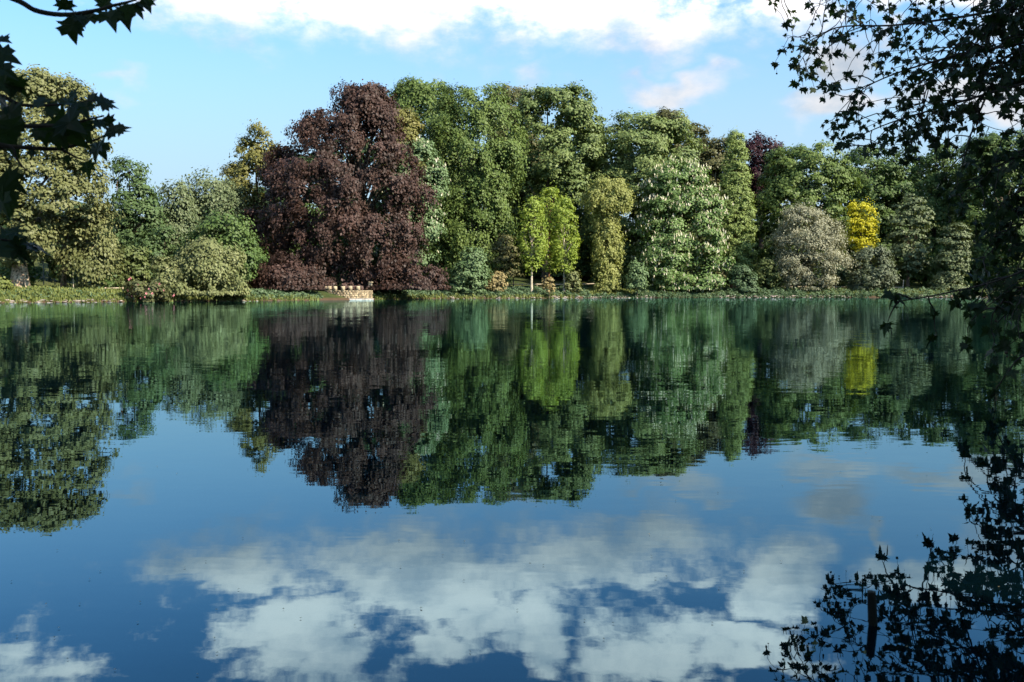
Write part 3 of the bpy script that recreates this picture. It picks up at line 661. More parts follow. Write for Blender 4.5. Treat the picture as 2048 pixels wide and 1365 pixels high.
# unseen trees added off the frame on the right-hand shore to shade the far right corner
for (x, y, h, lab) in ((87, 130, 27, 'tall green tree added beyond the right edge to shade the far corner'), (84, 112, 25, 'tall green shade tree added on the right-hand shore, beyond the frame')):
    px = 1024 + x / y * FPX; k_ = FPX / y; tp_ = 573 - (h) * k_
    tree('beech_tree', lab, 'tree', px, y, [[(tp_, px - 1.5 * k_, px + 1.5 * k_), (tp_ + 3 * k_, px - 5 * k_, px + 5 * k_), (tp_ + 10 * k_, px - 7 * k_, px + 7 * k_), (tp_ + 20 * k_, px - 6 * k_, px + 6 * k_)]],
         'deep', dict(BROAD, back=1.0), 'bark', .45, leaf_l=.6, leaf_w=.45)

# ------------------------------------------------------------------ the bank: grass, ivy, stones
def bank_cover(name, label, spans, leaf, L, W, upright):
    Ps = []
    for (x0, x1, o0, o1, n_, h) in spans:
        px = rng.uniform(x0, x1, n_); of = rng.uniform(o0, o1, n_)
        cols = np.linspace(x0, x1, 40); e0 = np.array([shore_pt(c, 0.02) for c in cols])
        ex = np.interp(px, cols, e0[:, 0]); ey = np.interp(px, cols, e0[:, 1])
        d = unit(np.stack((ex - LC[0], ey - LC[1]), 1)); q = np.stack((ex, ey), 1) + d * of[:, None]
        z = np.interp(of, OFFS, ZOFF); lump = .55 + .45 * np.sin(px * .31 + of * 1.3) * np.sin(px * .117 + 1.0)
        Ps.append(np.concatenate((q, (z + rng.random(n_) ** 1.4 * h * lump)[:, None]), 1))
    P = np.concatenate(Ps); n_ = len(P); s_ = rng.uniform(.6, 1.4, n_)
    if upright:
        A = np.array((0, 0, 1.)) + rng.normal(0, .3, (n_, 3)); N = unit(rng.normal(0, 1, (n_, 3)) * np.array((1, 1, .2)) + np.array((.2, -.5, .2)))
    else:
        A = rng.normal(0, 1, (n_, 3)); N = unit(rng.normal(0, .6, (n_, 3)) + np.array((.2, -.4, .6)))
    tint = np.clip(.5 + .3 * np.sin(P[:, 0] * .9) * np.sin(P[:, 0] * .37 + P[:, 1]) + rng.normal(0, .2, n_), 0, 1)
    return tag(link(name, leaf_quads(P, N, A, L * s_, W * s_, tint, name), M[leaf]), label, 'ground cover', kind='stuff')
bank_cover('bank_grass', 'long yellow-green grass and herbs on the left bank',
           [(-80, 260, .35, 9, 15000, .55), (260, 520, .5, 6, 2500, .4), (1150, 1270, .5, 6, 3000, .35), (1270, 1960, .5, 5, 3500, .3), (-80, 640, -.1, .7, 4000, .4), (750, 1150, -.1, .7, 2500, .42)], 'grass', .34, .10, True)
bank_cover('bank_herbs', 'leafy low herbs along the top of the bank',
           [(1150, 1960, -.1, .9, 8000, .45), (-80, 250, .4, 7, 5000, .5), (500, 650, .2, 5, 3500, .4), (745, 900, .2, 5, 4000, .5), (880, 1000, .3, 5, 4000, .6), (1270, 1450, .2, 4, 3000, .4), (1440, 1600, .4, 4, 4500, .7), (1600, 1950, .4, 5, 4500, .5)], 'ivy', .24, .18, False)
bank_cover('bank_ivy', 'blue-green ivy covering the bank below the lime saplings',
           [(985, 1180, .3, 7, 12000, .55)], 'ivy', .22, .17, False)

# stones along the water's edge, a few pixels each
ico_v = np.array([(-1, -1, -.6), (1, -1, -.6), (1, 1, -.6), (-1, 1, -.6), (-.7, -.7, .6), (.7, -.7, .6), (.7, .7, .6), (-.7, .7, .6)])
ico_f = np.array([(0, 1, 5, 4), (1, 2, 6, 5), (2, 3, 7, 6), (3, 0, 4, 7), (4, 5, 6, 7), (3, 2, 1, 0)])
SV = []; SF = []; cnt = 0
for (x0, x1, n_) in ((-60, 250, 90), (450, 560, 16), (880, 1110, 60), (1105, 1310, 130), (1430, 1700, 120), (1830, 1990, 50)):
    for px in rng.uniform(x0, x1, n_):
        x, y = shore_pt(px, .02); d = unit(np.array((x - LC[0], y - LC[1]))); of = rng.uniform(-.15, .45)
        s = rng.uniform(.07, .20) * np.array((1.4, .8, .5)); v = ico_v * s * (1 + rng.normal(0, .12, (8, 3))); a = rng.uniform(0, 6.28)
        v = np.stack((v[:, 0] * math.cos(a) - v[:, 1] * math.sin(a), v[:, 0] * math.sin(a) + v[:, 1] * math.cos(a), v[:, 2]), 1)
        SV.append(v + np.array((x + d[0] * of, y + d[1] * of, float(np.interp(of, OFFS, ZOFF)) + .05))); SF.append(ico_f + cnt); cnt += 8
tag(link('shore_stones', mesh_quads('shore_stones', np.concatenate(SV), np.concatenate(SF)), M['stone']), 'line of pale stones edging the far shore', 'stones', kind='stuff')

# ------------------------------------------------------------------ stone platform under the beech
def box_mesh(name, sx, sy, sz, jit=0.0):
    v = np.array([(-1, -1, 0), (1, -1, 0), (1, 1, 0), (-1, 1, 0), (-.94, -.94, 2), (.94, -.94, 2), (.94, .94, 2), (-.94, .94, 2)], float) * np.array((sx / 2, sy / 2, sz / 2))
    v += rng.normal(0, jit, v.shape)
    return mesh_quads(name, v, ico_f)
PX, PY = at(697, 590, 113.0)[0], 113.0
plat = tag(empty('stone_platform', (PX, PY, 0)), 'bowed stone terrace wall with square merlons at the foot of the purple beech', 'platform')
rad_, hgt = 2.75, 1.08
angs = np.linspace(R(180 + 2), R(360 - 2), 25)
def ring_wall(name, r0, r1, z0, z1, mat, ang=angs, parent=plat):
    k_ = len(ang); V = []
    for (r_, z_) in ((r1, z0), (r1, z1), (r0, z1), (r0, z0)): V.append(np.stack((r_ * np.cos(ang), r_ * np.sin(ang) * .75, np.full(k_, z_)), 1))
    V = np.concatenate(V); F = []
    for s in range(4):
        for q in range(k_ - 1): F.append((s * k_ + q, s * k_ + q + 1, ((s + 1) % 4) * k_ + q + 1, ((s + 1) % 4) * k_ + q))
    return link(name, mesh_quads(name, V, np.array(F)), mat, parent)
ring_wall('wall', rad_ - .40, rad_ - .03, -.4, hgt, M['masonry'])
ring_wall('footing', rad_ - .2, rad_ + .10, -.4, .16, M['lime_foot'])
V = []; F = []; c_ = 0
for row in range(4):
    a = R(181) + rng.uniform(0, .08)
    while a < R(358):
        w = rng.uniform(.09, .17); a1 = min(a + w, R(359)); z0 = .18 + row * .225; z1 = z0 + .2; o1 = rad_ + rng.uniform(-.01, .035); am = .008
        q = []
        for (aa, zz) in ((a + am, z0), (a1 - am, z0), (a1 - am, z1), (a + am, z1)): q.append((o1 * math.cos(aa), o1 * math.sin(aa) * .75, zz + rng.normal(0, .008)))
        for (aa, zz) in ((a, z0), (a1, z0), (a1, z1), (a, z1)): q.append(((rad_ - .06) * math.cos(aa), (rad_ - .06) * math.sin(aa) * .75, zz))
        V += q; F += [(c_, c_ + 1, c_ + 2, c_ + 3), (c_ + 4, c_ + 5, c_ + 1, c_), (c_ + 5, c_ + 6, c_ + 2, c_ + 1), (c_ + 6, c_ + 7, c_ + 3, c_ + 2), (c_ + 7, c_ + 4, c_, c_ + 3)]
        c_ += 8; a = a1
tag(link('stonework', mesh_quads('stonework', np.array(V), np.array(F)), M['masonry'], plat), kind='stuff')
mm = [box_mesh('merlon', .40, .34, .46, .012) for _ in range(3)]
for q, pxm in enumerate((655, 663, 676, 692, 706.5, 721)):
    xm = (pxm - 697) * PY / FPX; xm = max(-rad_ + .22, min(rad_ - .3, xm)); ym = -.75 * math.sqrt(max((rad_ - .2) ** 2 - xm * xm, 0))
    o = link('merlon', mm[q % 3], M['merlon'], plat); o.location = (xm, ym, hgt); o.rotation_euler = (0, 0, rng.normal(0, .15) + xm * .25)
V = np.concatenate((np.stack(((rad_ - .38) * np.cos(angs), (rad_ - .38) * .75 * np.sin(angs), np.full(25, .62)), 1), [[-2.3, 1.5, .62], [2.3, 1.5, .62]]))
pil = tag(empty('stone_pillar', (at(742, 590, 113.6)[0], 113.6, 0)), 'narrow ochre stone pillar at the right end of the terrace wall', 'pillar')
for q in range(6):
    o = link('stone_block', box_mesh('block', .46 + rng.normal(0, .03), .46, .315, .015), M['merlon' if q in (5, 3) else 'masonry'], pil); o.location = (rng.normal(0, .015), 0, -.05 + q * .325)
o = link('cap_stone', box_mesh('cap', .56, .56, .14, .01), M['merlon'], pil); o.location = (0, 0, 1.91)

# ------------------------------------------------------------------ knee-high rail fences along the path
def log_mesh(name, L, r0, axis):
    t = Tubes(); f = np.linspace(0, 1, 5)[:, None]; pts = f * np.asarray(axis) * L + rng.normal(0, r0 * .15, (5, 3)); t.add(pts, np.full(5, r0) * rng.uniform(.92, 1.08, 5), 7)
    m = t.V[0]; nv = len(m); c0, c1 = pts[0], pts[-1]
    me = bpy.data.meshes.new(name); faces = [tuple(x) for x in t.F[0]] + [tuple(range(6, -1, -1)), tuple(range(nv - 7, nv))]
    me.from_pydata([tuple(x) for x in m], [], faces); me.update(); return me
def fence(label, p0, p1, zr, nspan, high=None):
    p0, p1 = np.asarray(p0, float), np.asarray(p1, float); root = tag(empty('rail_fence', (p0[0], p0[1], ground_z(*p0))), label, 'fence'); org = np.array((p0[0], p0[1], ground_z(*p0)))
    for q in range(nspan + 1):
        p = p0 + (p1 - p0) * q / nspan; gz = ground_z(*p) - .3; top = zr + .10 + (high or {}).get(q, 0)
        o = link('post', log_mesh('post', top - gz, .085, (0, 0, 1)), M['rail'], root); o.location = np.array((p[0], p[1], gz)) - org
    for q in range(nspan):
        a, b = p0 + (p1 - p0) * q / nspan, p0 + (p1 - p0) * (q + 1) / nspan; d = np.array((b[0] - a[0], b[1] - a[1], rng.normal(0, .04))); L = np.linalg.norm(d)
        o = link('rail', log_mesh('rail', L * .99, .065, d / L), M['rail'], root); o.location = np.array((a[0], a[1] - .12, zr)) - org
fence('low wooden rail fence along the grass right of the mottled trunk', at(66, 578, 101)[:2], at(246, 576, 103)[:2], at(150, 577, 102)[2], 5)
fence('thin pale rail along the path behind the lime saplings', at(1015, 570, 134)[:2], at(1190, 571, 136)[:2], at(1100, 569, 135)[2], 6)
fence('low wooden rail fence left of the silvery willow trunk', at(1552, 573, 143)[:2], at(1612, 573, 143)[:2], at(1580, 573.5, 143)[2], 2)
fence('low wooden rail fence with a taller end post, right of the silvery willow', at(1648, 575, 142)[:2], at(1697, 574, 142)[:2], at(1670, 574.5, 142)[2], 2, {2: .6})
fence('short low rail fence half hidden behind the hanging leaves', at(1775, 575, 143)[:2], at(1806, 575, 143)[:2], at(1790, 575, 143)[2], 1, {1: 1.0})

# slim lamp post and a planting stake on the left bank
bx, by = at(88, 578, 103)[:2]; gz = ground_z(bx, by); lp = tag(empty('lamp_post', (bx, by, gz)), 'slim grey post with short arm in front of dark foliage by the mottled trunk', 'post')
t = Tubes(); t.add([(0, 0, -.1), (0, 0, 1.2), (0, 0, 2.75)], [.055, .05, .045], 8); link('pole', t.mesh('pole'), M['metal'], lp)
t = Tubes(); t.add([(0, 0, 2.7), (-.1, 0, 2.76), (-.32, 0, 2.78)], [.035, .035, .05], 6); link('arm', t.mesh('arm'), M['metal'], lp)
bx, by = at(147, 586, 97)[:2]; gz = ground_z(bx, by); st_ = tag(empty('planting_stake', (bx, by, gz)), 'thin pale upright stake standing in the grass of the left bank', 'stake')
t = Tubes(); t.add([(0, 0, -.2), (.01, 0, .9), (.0, 0, 2.0)], [.045, .04, .036], 7); link('shaft', t.mesh('shaft'), M['rail'], st_)
t = Tubes(); t.add([(-.06, 0, 1.3), (0, -.06, 1.32), (.06, 0, 1.3)], [.015, .015, .015], 5); link('tie', t.mesh('tie'), M['twig'], st_)

# ------------------------------------------------------------------ old post standing in the water near the camera
sx, sy = on_water(1746, 1250)
post = tag(empty('mooring_post', (sx, sy, 0)), 'short weathered wooden post rising from the water at lower right', 'post')
t = Tubes(); zz = np.linspace(-.5, .145, 12); t.add([(z_ * -.03, z_ * .1, z_) for z_ in zz], .0205 + rng.normal(0, .0008, 12) - .002 * (zz > .1), 14); link('shaft', t.mesh('shaft'), M['post'], post)
a = np.linspace(0, 2 * np.pi, 14, endpoint=False); V = np.stack((-.0044 + .0195 * np.cos(a), .0145 + .0195 * np.sin(a), .1445 + .004 * np.cos(a * 2 + 1)), 1)
V = np.concatenate((V, [[-.0044, .0145, .152]])); link('end_grain', mesh_quads('end_grain', V, np.array([(q, (q + 1) % 14, 14) for q in range(14)])), M['post_top'], post)

# ------------------------------------------------------------------ near plane trees hanging over the water
def plane_leaf(seed):
    r_ = np.random.default_rng(seed)
    out = [(0, 0), (.16, .02), (.42, -.06), (.30, .14), (.62, .22), (.40, .34), (.46, .52), (.20, .50), (.12, .72), (0, 1.0)]
    right = np.array(out) * (1 + r_.normal(0, .05, (10, 2))); right[0] = (0, 0); right[-1, 0] = 0
    left = right[1:-1][::-1] * np.array((-1, 1)) * (1 + r_.normal(0, .05, (8, 2)))
    O = np.concatenate((right, left)); n_ = len(O); c = np.array((0, .36))
    bend = r_.uniform(.10, .28); cup = r_.uniform(.05, .22)
    def z(p): return -bend * p[:, 1] ** 2 + cup * np.abs(p[:, 0]) - .25 * p[:, 0] ** 2 + .03 * np.sin(p[:, 0] * 9 + seed)
    P2 = np.concatenate((O, [c])); V = np.concatenate((P2, z(P2)[:, None]), 1); V[:, 1] += .12
    stalk = np.array([(-.012, -.06, .06), (.012, -.06, .06), (.012, .14, .0), (-.012, .14, .0)])
    F = [(q, (q + 1) % n_, n_) for q in range(n_)]
    return np.concatenate((V, stalk)), F, n_ + 1
LEAVES = [plane_leaf(s) for s in range(6)]
leaf_meshes = []
for q, (V, F, k0) in enumerate(LEAVES):
    me = bpy.data.meshes.new('leaf'); me.from_pydata([tuple(v) for v in V], [], F + [(k0, k0 + 1, k0 + 2, k0 + 3)]); me.update()
    a_ = me.attributes.new('tint', 'FLOAT', 'FACE'); a_.data.foreach_set('value', np.full(len(me.polygons), .2 + .12 * q, dtype=np.float32))
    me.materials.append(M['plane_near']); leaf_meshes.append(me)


def rot_from(axis, normal):
    y = unit(np.asarray(axis, float)); z = np.asarray(normal, float); z = unit(z - y * np.dot(z, y)); x = np.cross(y, z)
    return np.stack((x, y, z), axis=1)


from mathutils import Matrix
def put_leaf(parent, org, p, axis, normal, size, q):
    o = bpy.data.objects.new('leaf', leaf_meshes[q % 6]); COL.objects.link(o); o.parent = parent
    m = Matrix(rot_from(axis, normal).tolist()).to_4x4(); o.matrix_basis = Matrix.Translation(Vector(np.asarray(p) - org)) @ m @ Matrix.Scale(size, 4)
    return o


def joined_leaves(name, items, org, parent):
    Vs = []; Fs = []; T = []; c = 0
    for (p, ax, nr, s, q) in items:
        V, F, k0 = LEAVES[q % 6]; Rm = rot_from(ax, nr); Vs.append((V[:k0] @ Rm.T) * s + p - org); Fs.append(np.array(F) + c); T += [.2 + .12 * (q % 6)] * len(F); c += k0
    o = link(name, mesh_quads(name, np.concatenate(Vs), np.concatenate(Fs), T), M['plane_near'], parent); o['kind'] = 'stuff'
    return o


def proj(p):
    d = np.asarray(p) - np.array((0, 0, CAM_H)); f = d[1] * math.cos(PITCH) - d[2] * math.sin(PITCH); u = d[1] * math.sin(PITCH) + d[2] * math.cos(PITCH)
    return 1024 + d[0] / f * FPX, 682.5 - u / f * FPX


bm_ball = None
def seed_ball(parent, org, p, r_):
    global bm_ball
    if bm_ball is None:
        V = []; F = []; nu, nv = 10, 7
        for i_ in range(nv):
            for j_ in range(nu):
                a_, b_ = math.pi * (i_ + .02) / (nv - 1 + .04), 2 * math.pi * j_ / nu; k_ = 1 + .06 * ((i_ + j_) % 2); V.append((k_ * math.sin(a_) * math.cos(b_), k_ * math.sin(a_) * math.sin(b_), math.cos(a_)))
        for i_ in range(nv - 1):
            for j_ in range(nu): F.append((i_ * nu + j_, (i_ + 1) * nu + j_, (i_ + 1) * nu + (j_ + 1) % nu, i_ * nu + (j_ + 1) % nu))
        bm_ball = mesh_quads('seed_ball', np.array(V), np.array(F), smooth=True); bm_ball.materials.append(M['ball'])
    o = bpy.data.objects.new('seed_ball', bm_ball); COL.objects.link(o); o.parent = parent; o.location = np.asarray(p) - org; o.scale = (r_, r_, r_)


def near_crown(root, org, centre, radii, n_boughs, n_leaf, L, W):
    """the unseen crown of a near tree, placed to shade the leaves in view"""
    c = np.asarray(centre); D = unit(rng.normal(0, 1, (n_boughs, 3))); C = c + D * np.asarray(radii) * rng.uniform(.35, 1, (n_boughs, 1))
    b = rng.integers(0, n_boughs, n_leaf); d2 = unit(rng.normal(0, 1, (n_leaf, 3)) + np.array((0, 0, .4))); P = C[b] + d2 * rng.uniform(.3, 1.2, (n_leaf, 1)) * np.array((1, 1, .7))
    s = rng.uniform(.7, 1.3, n_leaf)
    return P, unit(d2 + rng.normal(0, .5, (n_leaf, 3))), rng.normal(0, 1, (n_leaf, 3)), L * s, W * s, np.clip(rng.normal(.5, .2, n_leaf), 0, 1), C


# ---- the plane tree on the right bank
TR = np.array((13.2, 12.5, ground_z(13.2, 12.5)))
rt = tag(empty('plane_tree', tuple(TR)), 'shaded near plane tree hanging lobed leaves and seed balls from the right edge', 'tree')
BOUGHS = [  # control points: column, row, distance; twigs per step
    ([(2300, -220, 15), (1950, -70, 17), (1720, -15, 19), (1525, 0, 20)], 2.2),
    ([(2300, -60, 15), (2000, 20, 17), (1800, 50, 18.3), (1660, 60, 19.4), (1592, 135, 20)], 2.4),
    ([(2300, 40, 14), (2080, 80, 15.5), (1880, 120, 17), (1740, 170, 18.2), (1672, 230, 19)], 2.3),
    ([(2300, 120, 14), (2080, 160, 15.5), (1900, 210, 17), (1770, 250, 18), (1672, 296, 19)], 1.8),
    ([(2300, -120, 14), (2100, -20, 16), (1950, 60, 17.5), (1860, 160, 18), (1840, 270, 18.5)], 2.4),
    ([(2300, 0, 14), (2120, 50, 15.5), (2010, 130, 16.5), (1960, 220, 17), (1930, 310, 17)], 2.2),
    ([(2300, -300, 14), (2150, -120, 15), (2040, 0, 16), (1980, 60, 17)], 2.6),
    ([(2300, 220, 13), (2100, 280, 14.5), (2000, 330, 15), (1920, 390, 15.5)], 1.4),
    ([(2300, 320, 12.5), (2120, 400, 13.5), (2030, 460, 14), (1965, 520, 14)], 1.2),
    ([(2300, 400, 12), (2130, 500, 13), (2040, 580, 13), (1985, 620, 13)], 1.2),
    ([(2300, 480, 11.5), (2150, 600, 12), (2070, 690, 12), (2040, 715, 12)], .8),
    ([(2300, 420, 9.2), (2040, 545, 9.5), (1900, 585, 9.5), (1790, 604, 9.5)], .45),
    ([(2300, 300, 14), (2130, 400, 15), (2050, 500, 15.5), (2010, 640, 15.5)], 1.2),
    ([(2300, 120, 12.5), (2160, 200, 13), (2080, 300, 13.5), (2040, 420, 13.5)], 1.5),
]
EDGE_Y = (-400, 0, 60, 120, 240, 300, 325, 400, 500, 600, 700, 800, 900); EDGE_X = (1440, 1470, 1540, 1545, 1640, 1655, 1820, 1865, 1905, 1915, 1930, 1985, 2030)
items = []
fork = np.array((12.6, 13.0, 6.0))
for bi, (ctrl, dens_) in enumerate(BOUGHS):
    cp = [at(*c) for c in ctrl]; lead = [fork + np.array((0, 0, (cp[0][2] - 6) * .35)), (fork + cp[0]) / 2 + np.array((0, 0, .5))] + cp
    lead = [np.array((12.9, 12.8, 3.5 + bi * .3))] + lead
    pts = curve_pts(lead, 46); tb = Tubes(); tb.add(pts, np.linspace(.05 if bi != 11 else .022, .005, 46), 6)
    vis = np.array([proj(p)[0] for p in pts]); start = int(np.argmax(vis < 2230)) if (vis < 2230).any() else 40
    ntw = int((46 - start) * dens_ * (1.3 if bi < 7 else 1))
    for w in range(ntw):
        i0 = rng.integers(start, 46); p0 = pts[i0]; ln = rng.uniform(.35, 1.35) * (1.15 if bi < 7 else .8 if bi != 11 else .35)
        d0 = unit(np.array((rng.normal(-.25, .6), rng.normal(0, .6), rng.normal(-.15, .45)))); k_ = 8; tp = [p0]; d = d0
        for s in range(k_ - 1):
            d = unit(d + np.array((rng.normal(0, .22), rng.normal(0, .22), rng.normal(-.13, .2)))); tp.append(tp[-1] + d * ln / (k_ - 1))
        tp = np.array(tp); tp[:, 2] = np.maximum(tp[:, 2], .25)
        if bi != 11:
            ex_, ey_ = proj(tp[-1]); gap = ex_ - np.interp(ey_, EDGE_Y, EDGE_X)
            if gap < 0 or rng.random() > (.9 if bi < 4 else np.clip(.5 + gap / 220, 0, 1)): continue
        tb.add(tp, np.linspace(.011, .004, k_), 4)
        for s in range(2, k_):
            nl = 3 if s == k_ - 1 else (1 if rng.random() < .62 else 0)
            for _ in range(nl):
                ax = unit(d * .3 + np.array((rng.normal(0, .75), rng.normal(0, .75), rng.normal(-.65, .45))))
                nr = unit(np.array((rng.normal(0, .55), rng.normal(-.5, .5), rng.uniform(.2, 1.0))))
                items.append((tp[s], ax, nr, rng.uniform(.085, .185), int(rng.integers(0, 6))))
        if rng.random() < .2 and bi != 11:
            e_ = tp[-1]; hl = rng.uniform(.15, .5); end = e_ + np.array((rng.normal(0, .04), 0, -hl)); tb.add(np.array((e_, (e_ + end) / 2 + rng.normal(0, .02, 3), end)), np.full(3, .003), 4)
            seed_ball(rt, TR, end, rng.uniform(.016, .026))
    o = link('branch', tb.mesh('branch', TR), M['twig'], rt)
scr = []
for it in items:
    x, y = proj(it[0]); d = it[0][1]; vis = 0 < x < 2060 and -10 < y < 1380
    scr.append((it[3] / d * (1 if vis else .01)))
order = np.argsort(-np.array(scr))
for q in order[:300]: put_leaf(rt, TR, *items[q])
joined_leaves('foliage', [items[q] for q in order[300:]], TR, rt)
tb = Tubes(); tb.add([TR + (0, 0, -.2), TR + (0, .1, 1.5), TR + (-.2, .2, 3.5), (12.7, 13, 6), (13.2, 12, 9.5), (13.8, 11, 13)], [.62, .46, .42, .36, .25, .08], 12)
for tgt in ((17, 9, 9), (11, 7, 9), (16, 4, 8), (14, 12, 14), (18, 13, 10), (10.5, 3, 8)):
    tb.add(curve_pts(((12.8, 12.8, 5.5), (np.array((12.8, 12.8, 5.5)) + np.array(tgt)) / 2 + (0, 0, 1), tgt), 8), np.linspace(.24, .05, 8), 7)
link('trunk', tb.mesh('trunk', TR), M['bark_plane'], rt)
r_ = near_crown(rt, TR, (14.5, 6.0, 10.0), (7.0, 9.0, 6.0), 620, 42000, .32, .28)  # out of view; sized and set to block the sun on the hanging boughs
ok = r_[0][:, 0] > r_[0][:, 1] * .56 + 1.0
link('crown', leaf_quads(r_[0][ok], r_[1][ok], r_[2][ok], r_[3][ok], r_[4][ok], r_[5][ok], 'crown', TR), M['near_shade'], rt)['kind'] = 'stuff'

# ---- the plane tree whose twigs reach in from the left
TL = np.array((-5.2, 1.0, ground_z(-5.2, 1.0)))
lt = tag(empty('plane_tree', tuple(TL)), 'shaded near plane tree reaching in big lobed leaves from the left edge', 'tree')
D5 = 5.0
LBR = [([(-260, -60), (-60, -30), (32, 0), (73, 22), (130, 30), (190, 22), (225, 12), (258, 4), (288, -6)], .012),
       ([(-260, 150), (-80, 185), (0, 192), (30, 206), (62, 212), (110, 210), (160, 205), (205, 200)], .010),
       ([(-260, 240), (-80, 252), (0, 250), (50, 253), (95, 252), (140, 250), (175, 240), (208, 232)], .011),
       ([(-260, 260), (-60, 290), (25, 294), (75, 297), (120, 298), (160, 288), (190, 281), (225, 262)], .010),
       ([(100, 298), (125, 301), (150, 314), (172, 322)], .006),
       ([(-40, 280), (20, 294), (34, 318), (50, 338), (80, 356)], .005),
       ([(-260, 330), (-90, 350), (-20, 360), (12, 372)], .009),
       ([(-260, 440), (-90, 470), (-10, 478), (40, 484), (66, 488)], .008)]
tl = Tubes()
for q, (c, r0) in enumerate(LBR):
    dd = D5 + .25 * math.sin(q * 2.1); cp = [at(x, y, dd) for x, y in c]
    if len(c) > 5 or q in (6, 7): cp = [np.array((-4.9, 1.5, 2.6 + .25 * (7 - q))), np.array((-4.4, 3.2, cp[0][2] + .25))] + cp
    pts = curve_pts(cp, 40); o_t = Tubes(); o_t.add(pts, np.linspace(r0 * 1.9, r0 * .35, 40), 6); link('branch', o_t.mesh('branch', TL), M['twig'], lt)
# column, row of the stalk; length in px; direction the tip points (deg, 0 = right, -90 = down); tilt
LLV = [(132, 26, 46, 85, .2), (131, 32, 58, -48, .4), (136, 34, 60, -88, .9), (190, 24, 50, -120, .2), (200, 22, 44, 60, .3), (212, 18, 66, -55, .3), (232, 12, 56, -60, .2), (248, 8, 52, -75, .5),
       (262, 4, 46, -50, .7), (255, 6, 40, -85, .3), (275, 0, 44, -35, .6), (288, -6, 40, -60, .4), (150, 28, 40, -45, .7),
       (-12, 78, 52, -10, .5), (-20, 100, 70, -20, .3), (-15, 128, 62, -25, .5), (-10, 150, 66, -45, .4), (28, 150, 52, -75, .3), (35, 165, 44, -95, .6), (-8, 190, 66, -60, .5),
       (62, 210, 50, 20, .4), (85, 210, 52, -25, .3), (112, 206, 52, 10, .4), (140, 205, 46, 70, .2), (168, 203, 50, 5, .2), (186, 200, 56, -10, .3), (150, 205, 60, -40, .5), (172, 202, 44, -70, .4), (204, 200, 40, -30, .4),
       (95, 228, 110, -48, .15), (120, 232, 86, -30, .2), (70, 250, 54, -40, .2), (85, 252, 50, -80, .3), (105, 250, 62, -60, .3), (150, 238, 62, -55, .2), (180, 240, 50, -20, .5), (205, 232, 42, -50, .4),
       (5, 215, 70, -30, .3), (15, 232, 64, -80, .3), (-10, 250, 84, -60, .3), (30, 255, 60, -120, .4), (200, 278, 62, -100, .2), (205, 268, 54, 12, .3), (226, 262, 40, 15, .2), (190, 281, 50, -60, .5),
       (64, 298, 24, -85, .4), (134, 308, 26, -92, .3), (170, 318, 50, -80, .5), (0, 345, 66, -40, .2), (-15, 352, 80, -55, .3), (10, 370, 56, -75, .4), (-10, 380, 76, -70, .4), (15, 400, 40, -80, .5),
       (-15, 470, 90, -15, .5), (10, 478, 76, -40, .4), (40, 484, 70, -20, .8), (-20, 480, 86, -60, .4), (30, 480, 64, -75, .3), (60, 486, 44, -30, .8), (5, 470, 60, 20, .5)]
for q, (x, y, s, deg, tilt) in enumerate(LLV):
    dd = D5 + rng.normal(0, .18); p = at(x, y, dd); a_ = R(deg); ax = np.array((math.cos(a_), rng.normal(0, .35), math.sin(a_)))
    nr = np.array((rng.normal(0, .35), -1.0 + tilt, .35 + tilt)); put_leaf(lt, TL, p, ax, nr, s / FPX * dd * .86, q)
for (x, y) in ((78, 440), (66, 306)):
    seed_ball(lt, TL, at(x, y, D5), .014)
tb = Tubes(); tb.add([TL + (0, 0, -.2), TL + (.05, .1, 1.2), TL + (.2, .2, 2.6), (-4.6, 1.3, 5), (-4.5, .5, 8), (-4.2, 0, 11)], [.48, .36, .32, .28, .2, .06], 12)
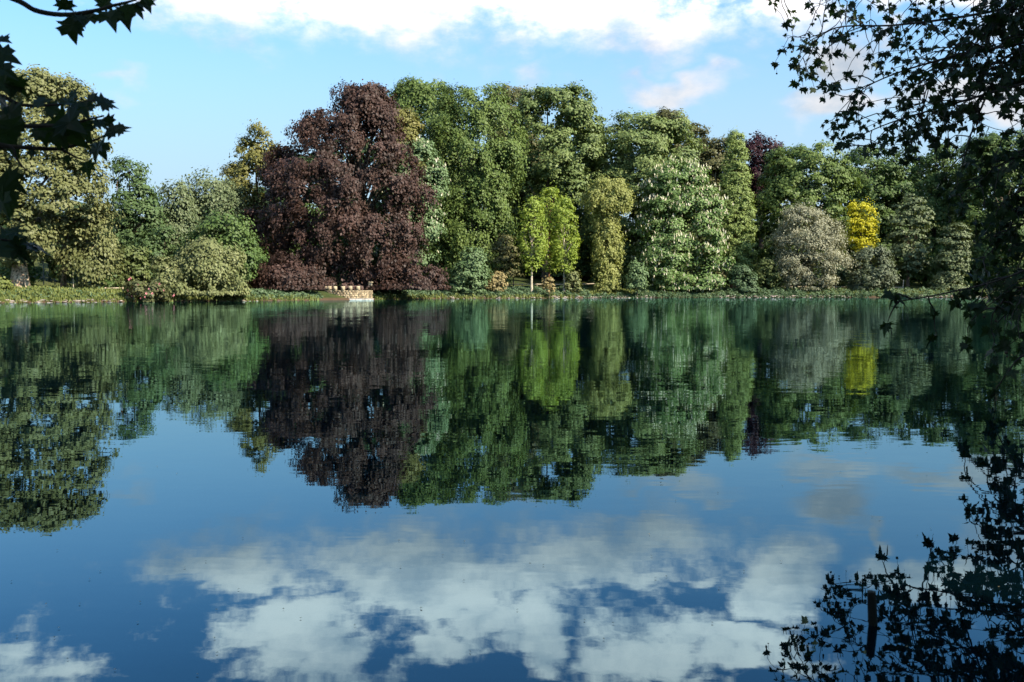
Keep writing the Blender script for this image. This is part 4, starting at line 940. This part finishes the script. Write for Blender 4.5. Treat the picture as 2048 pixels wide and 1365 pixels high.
for tgt in ((-8, -2, 7), (-2, -3, 8), (-6, 3, 8), (-5, -4, 9), (-1.5, 1, 8)): tb.add(curve_pts(((-4.7, 1.2, 4.2), (np.array((-4.7, 1.2, 4.2)) + np.array(tgt)) / 2 + (0, 0, .7), tgt), 8), np.linspace(.17, .03, 8), 7)
link('trunk', tb.mesh('trunk', TL), M['bark_plane'], lt)
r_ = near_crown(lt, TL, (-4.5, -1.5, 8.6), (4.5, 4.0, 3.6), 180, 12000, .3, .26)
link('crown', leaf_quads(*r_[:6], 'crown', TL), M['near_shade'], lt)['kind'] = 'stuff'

# ---- unseen tree added behind the viewer to keep the sun off the left twigs
TB = np.array((6.5, -4.5, ground_z(6.5, -4.5)))
bt = tag(empty('plane_tree', tuple(TB)), 'large leafy tree added behind the viewpoint to shade the near leaves', 'tree')
tb = Tubes(); tb.add([TB + (0, 0, -.2), TB + (0, 0, 2), TB + (.1, .2, 5), TB + (.3, 0, 10)], [.5, .38, .3, .08], 12)
for tgt in ((10, -6, 9), (3, -5, 9), (8, -1, 9), (5, -8, 10), (6, -4, 13)): tb.add(curve_pts((TB + (0, 0, 4.2), (TB + (0, 0, 4.2) + np.array(tgt)) / 2 + (0, 0, .7), tgt), 8), np.linspace(.2, .03, 8), 7)
link('trunk', tb.mesh('trunk', TB), M['bark_plane'], bt)
r_ = near_crown(bt, TB, (5.0, -3.6, 9.3), (7.0, 5.0, 4.6), 330, 24000, .32, .28)
link('crown', leaf_quads(*r_[:6], 'crown', TB), M['near_shade'], bt)['kind'] = 'stuff'


# specks of leaf and seed fluff floating on the lake
P = []
for _ in range(120):
    px, py = rng.uniform(0, 2048), rng.uniform(660, 1360); P.append(on_water(px, py) + (.006,))
P = np.array(P); n_ = len(P)
tag(link('floating_specks', leaf_quads(P, unit(np.tile((0, 0, 1.), (n_, 1)) + rng.normal(0, .1, (n_, 3))), rng.normal(0, 1, (n_, 3)), np.full(n_, .008) + P[:, 1] * .0011, np.full(n_, .006) + P[:, 1] * .0007, rng.random(n_), 'floating_specks'), M['buff']),
    'tiny specks of leaf floating on the lake', 'debris', kind='stuff')
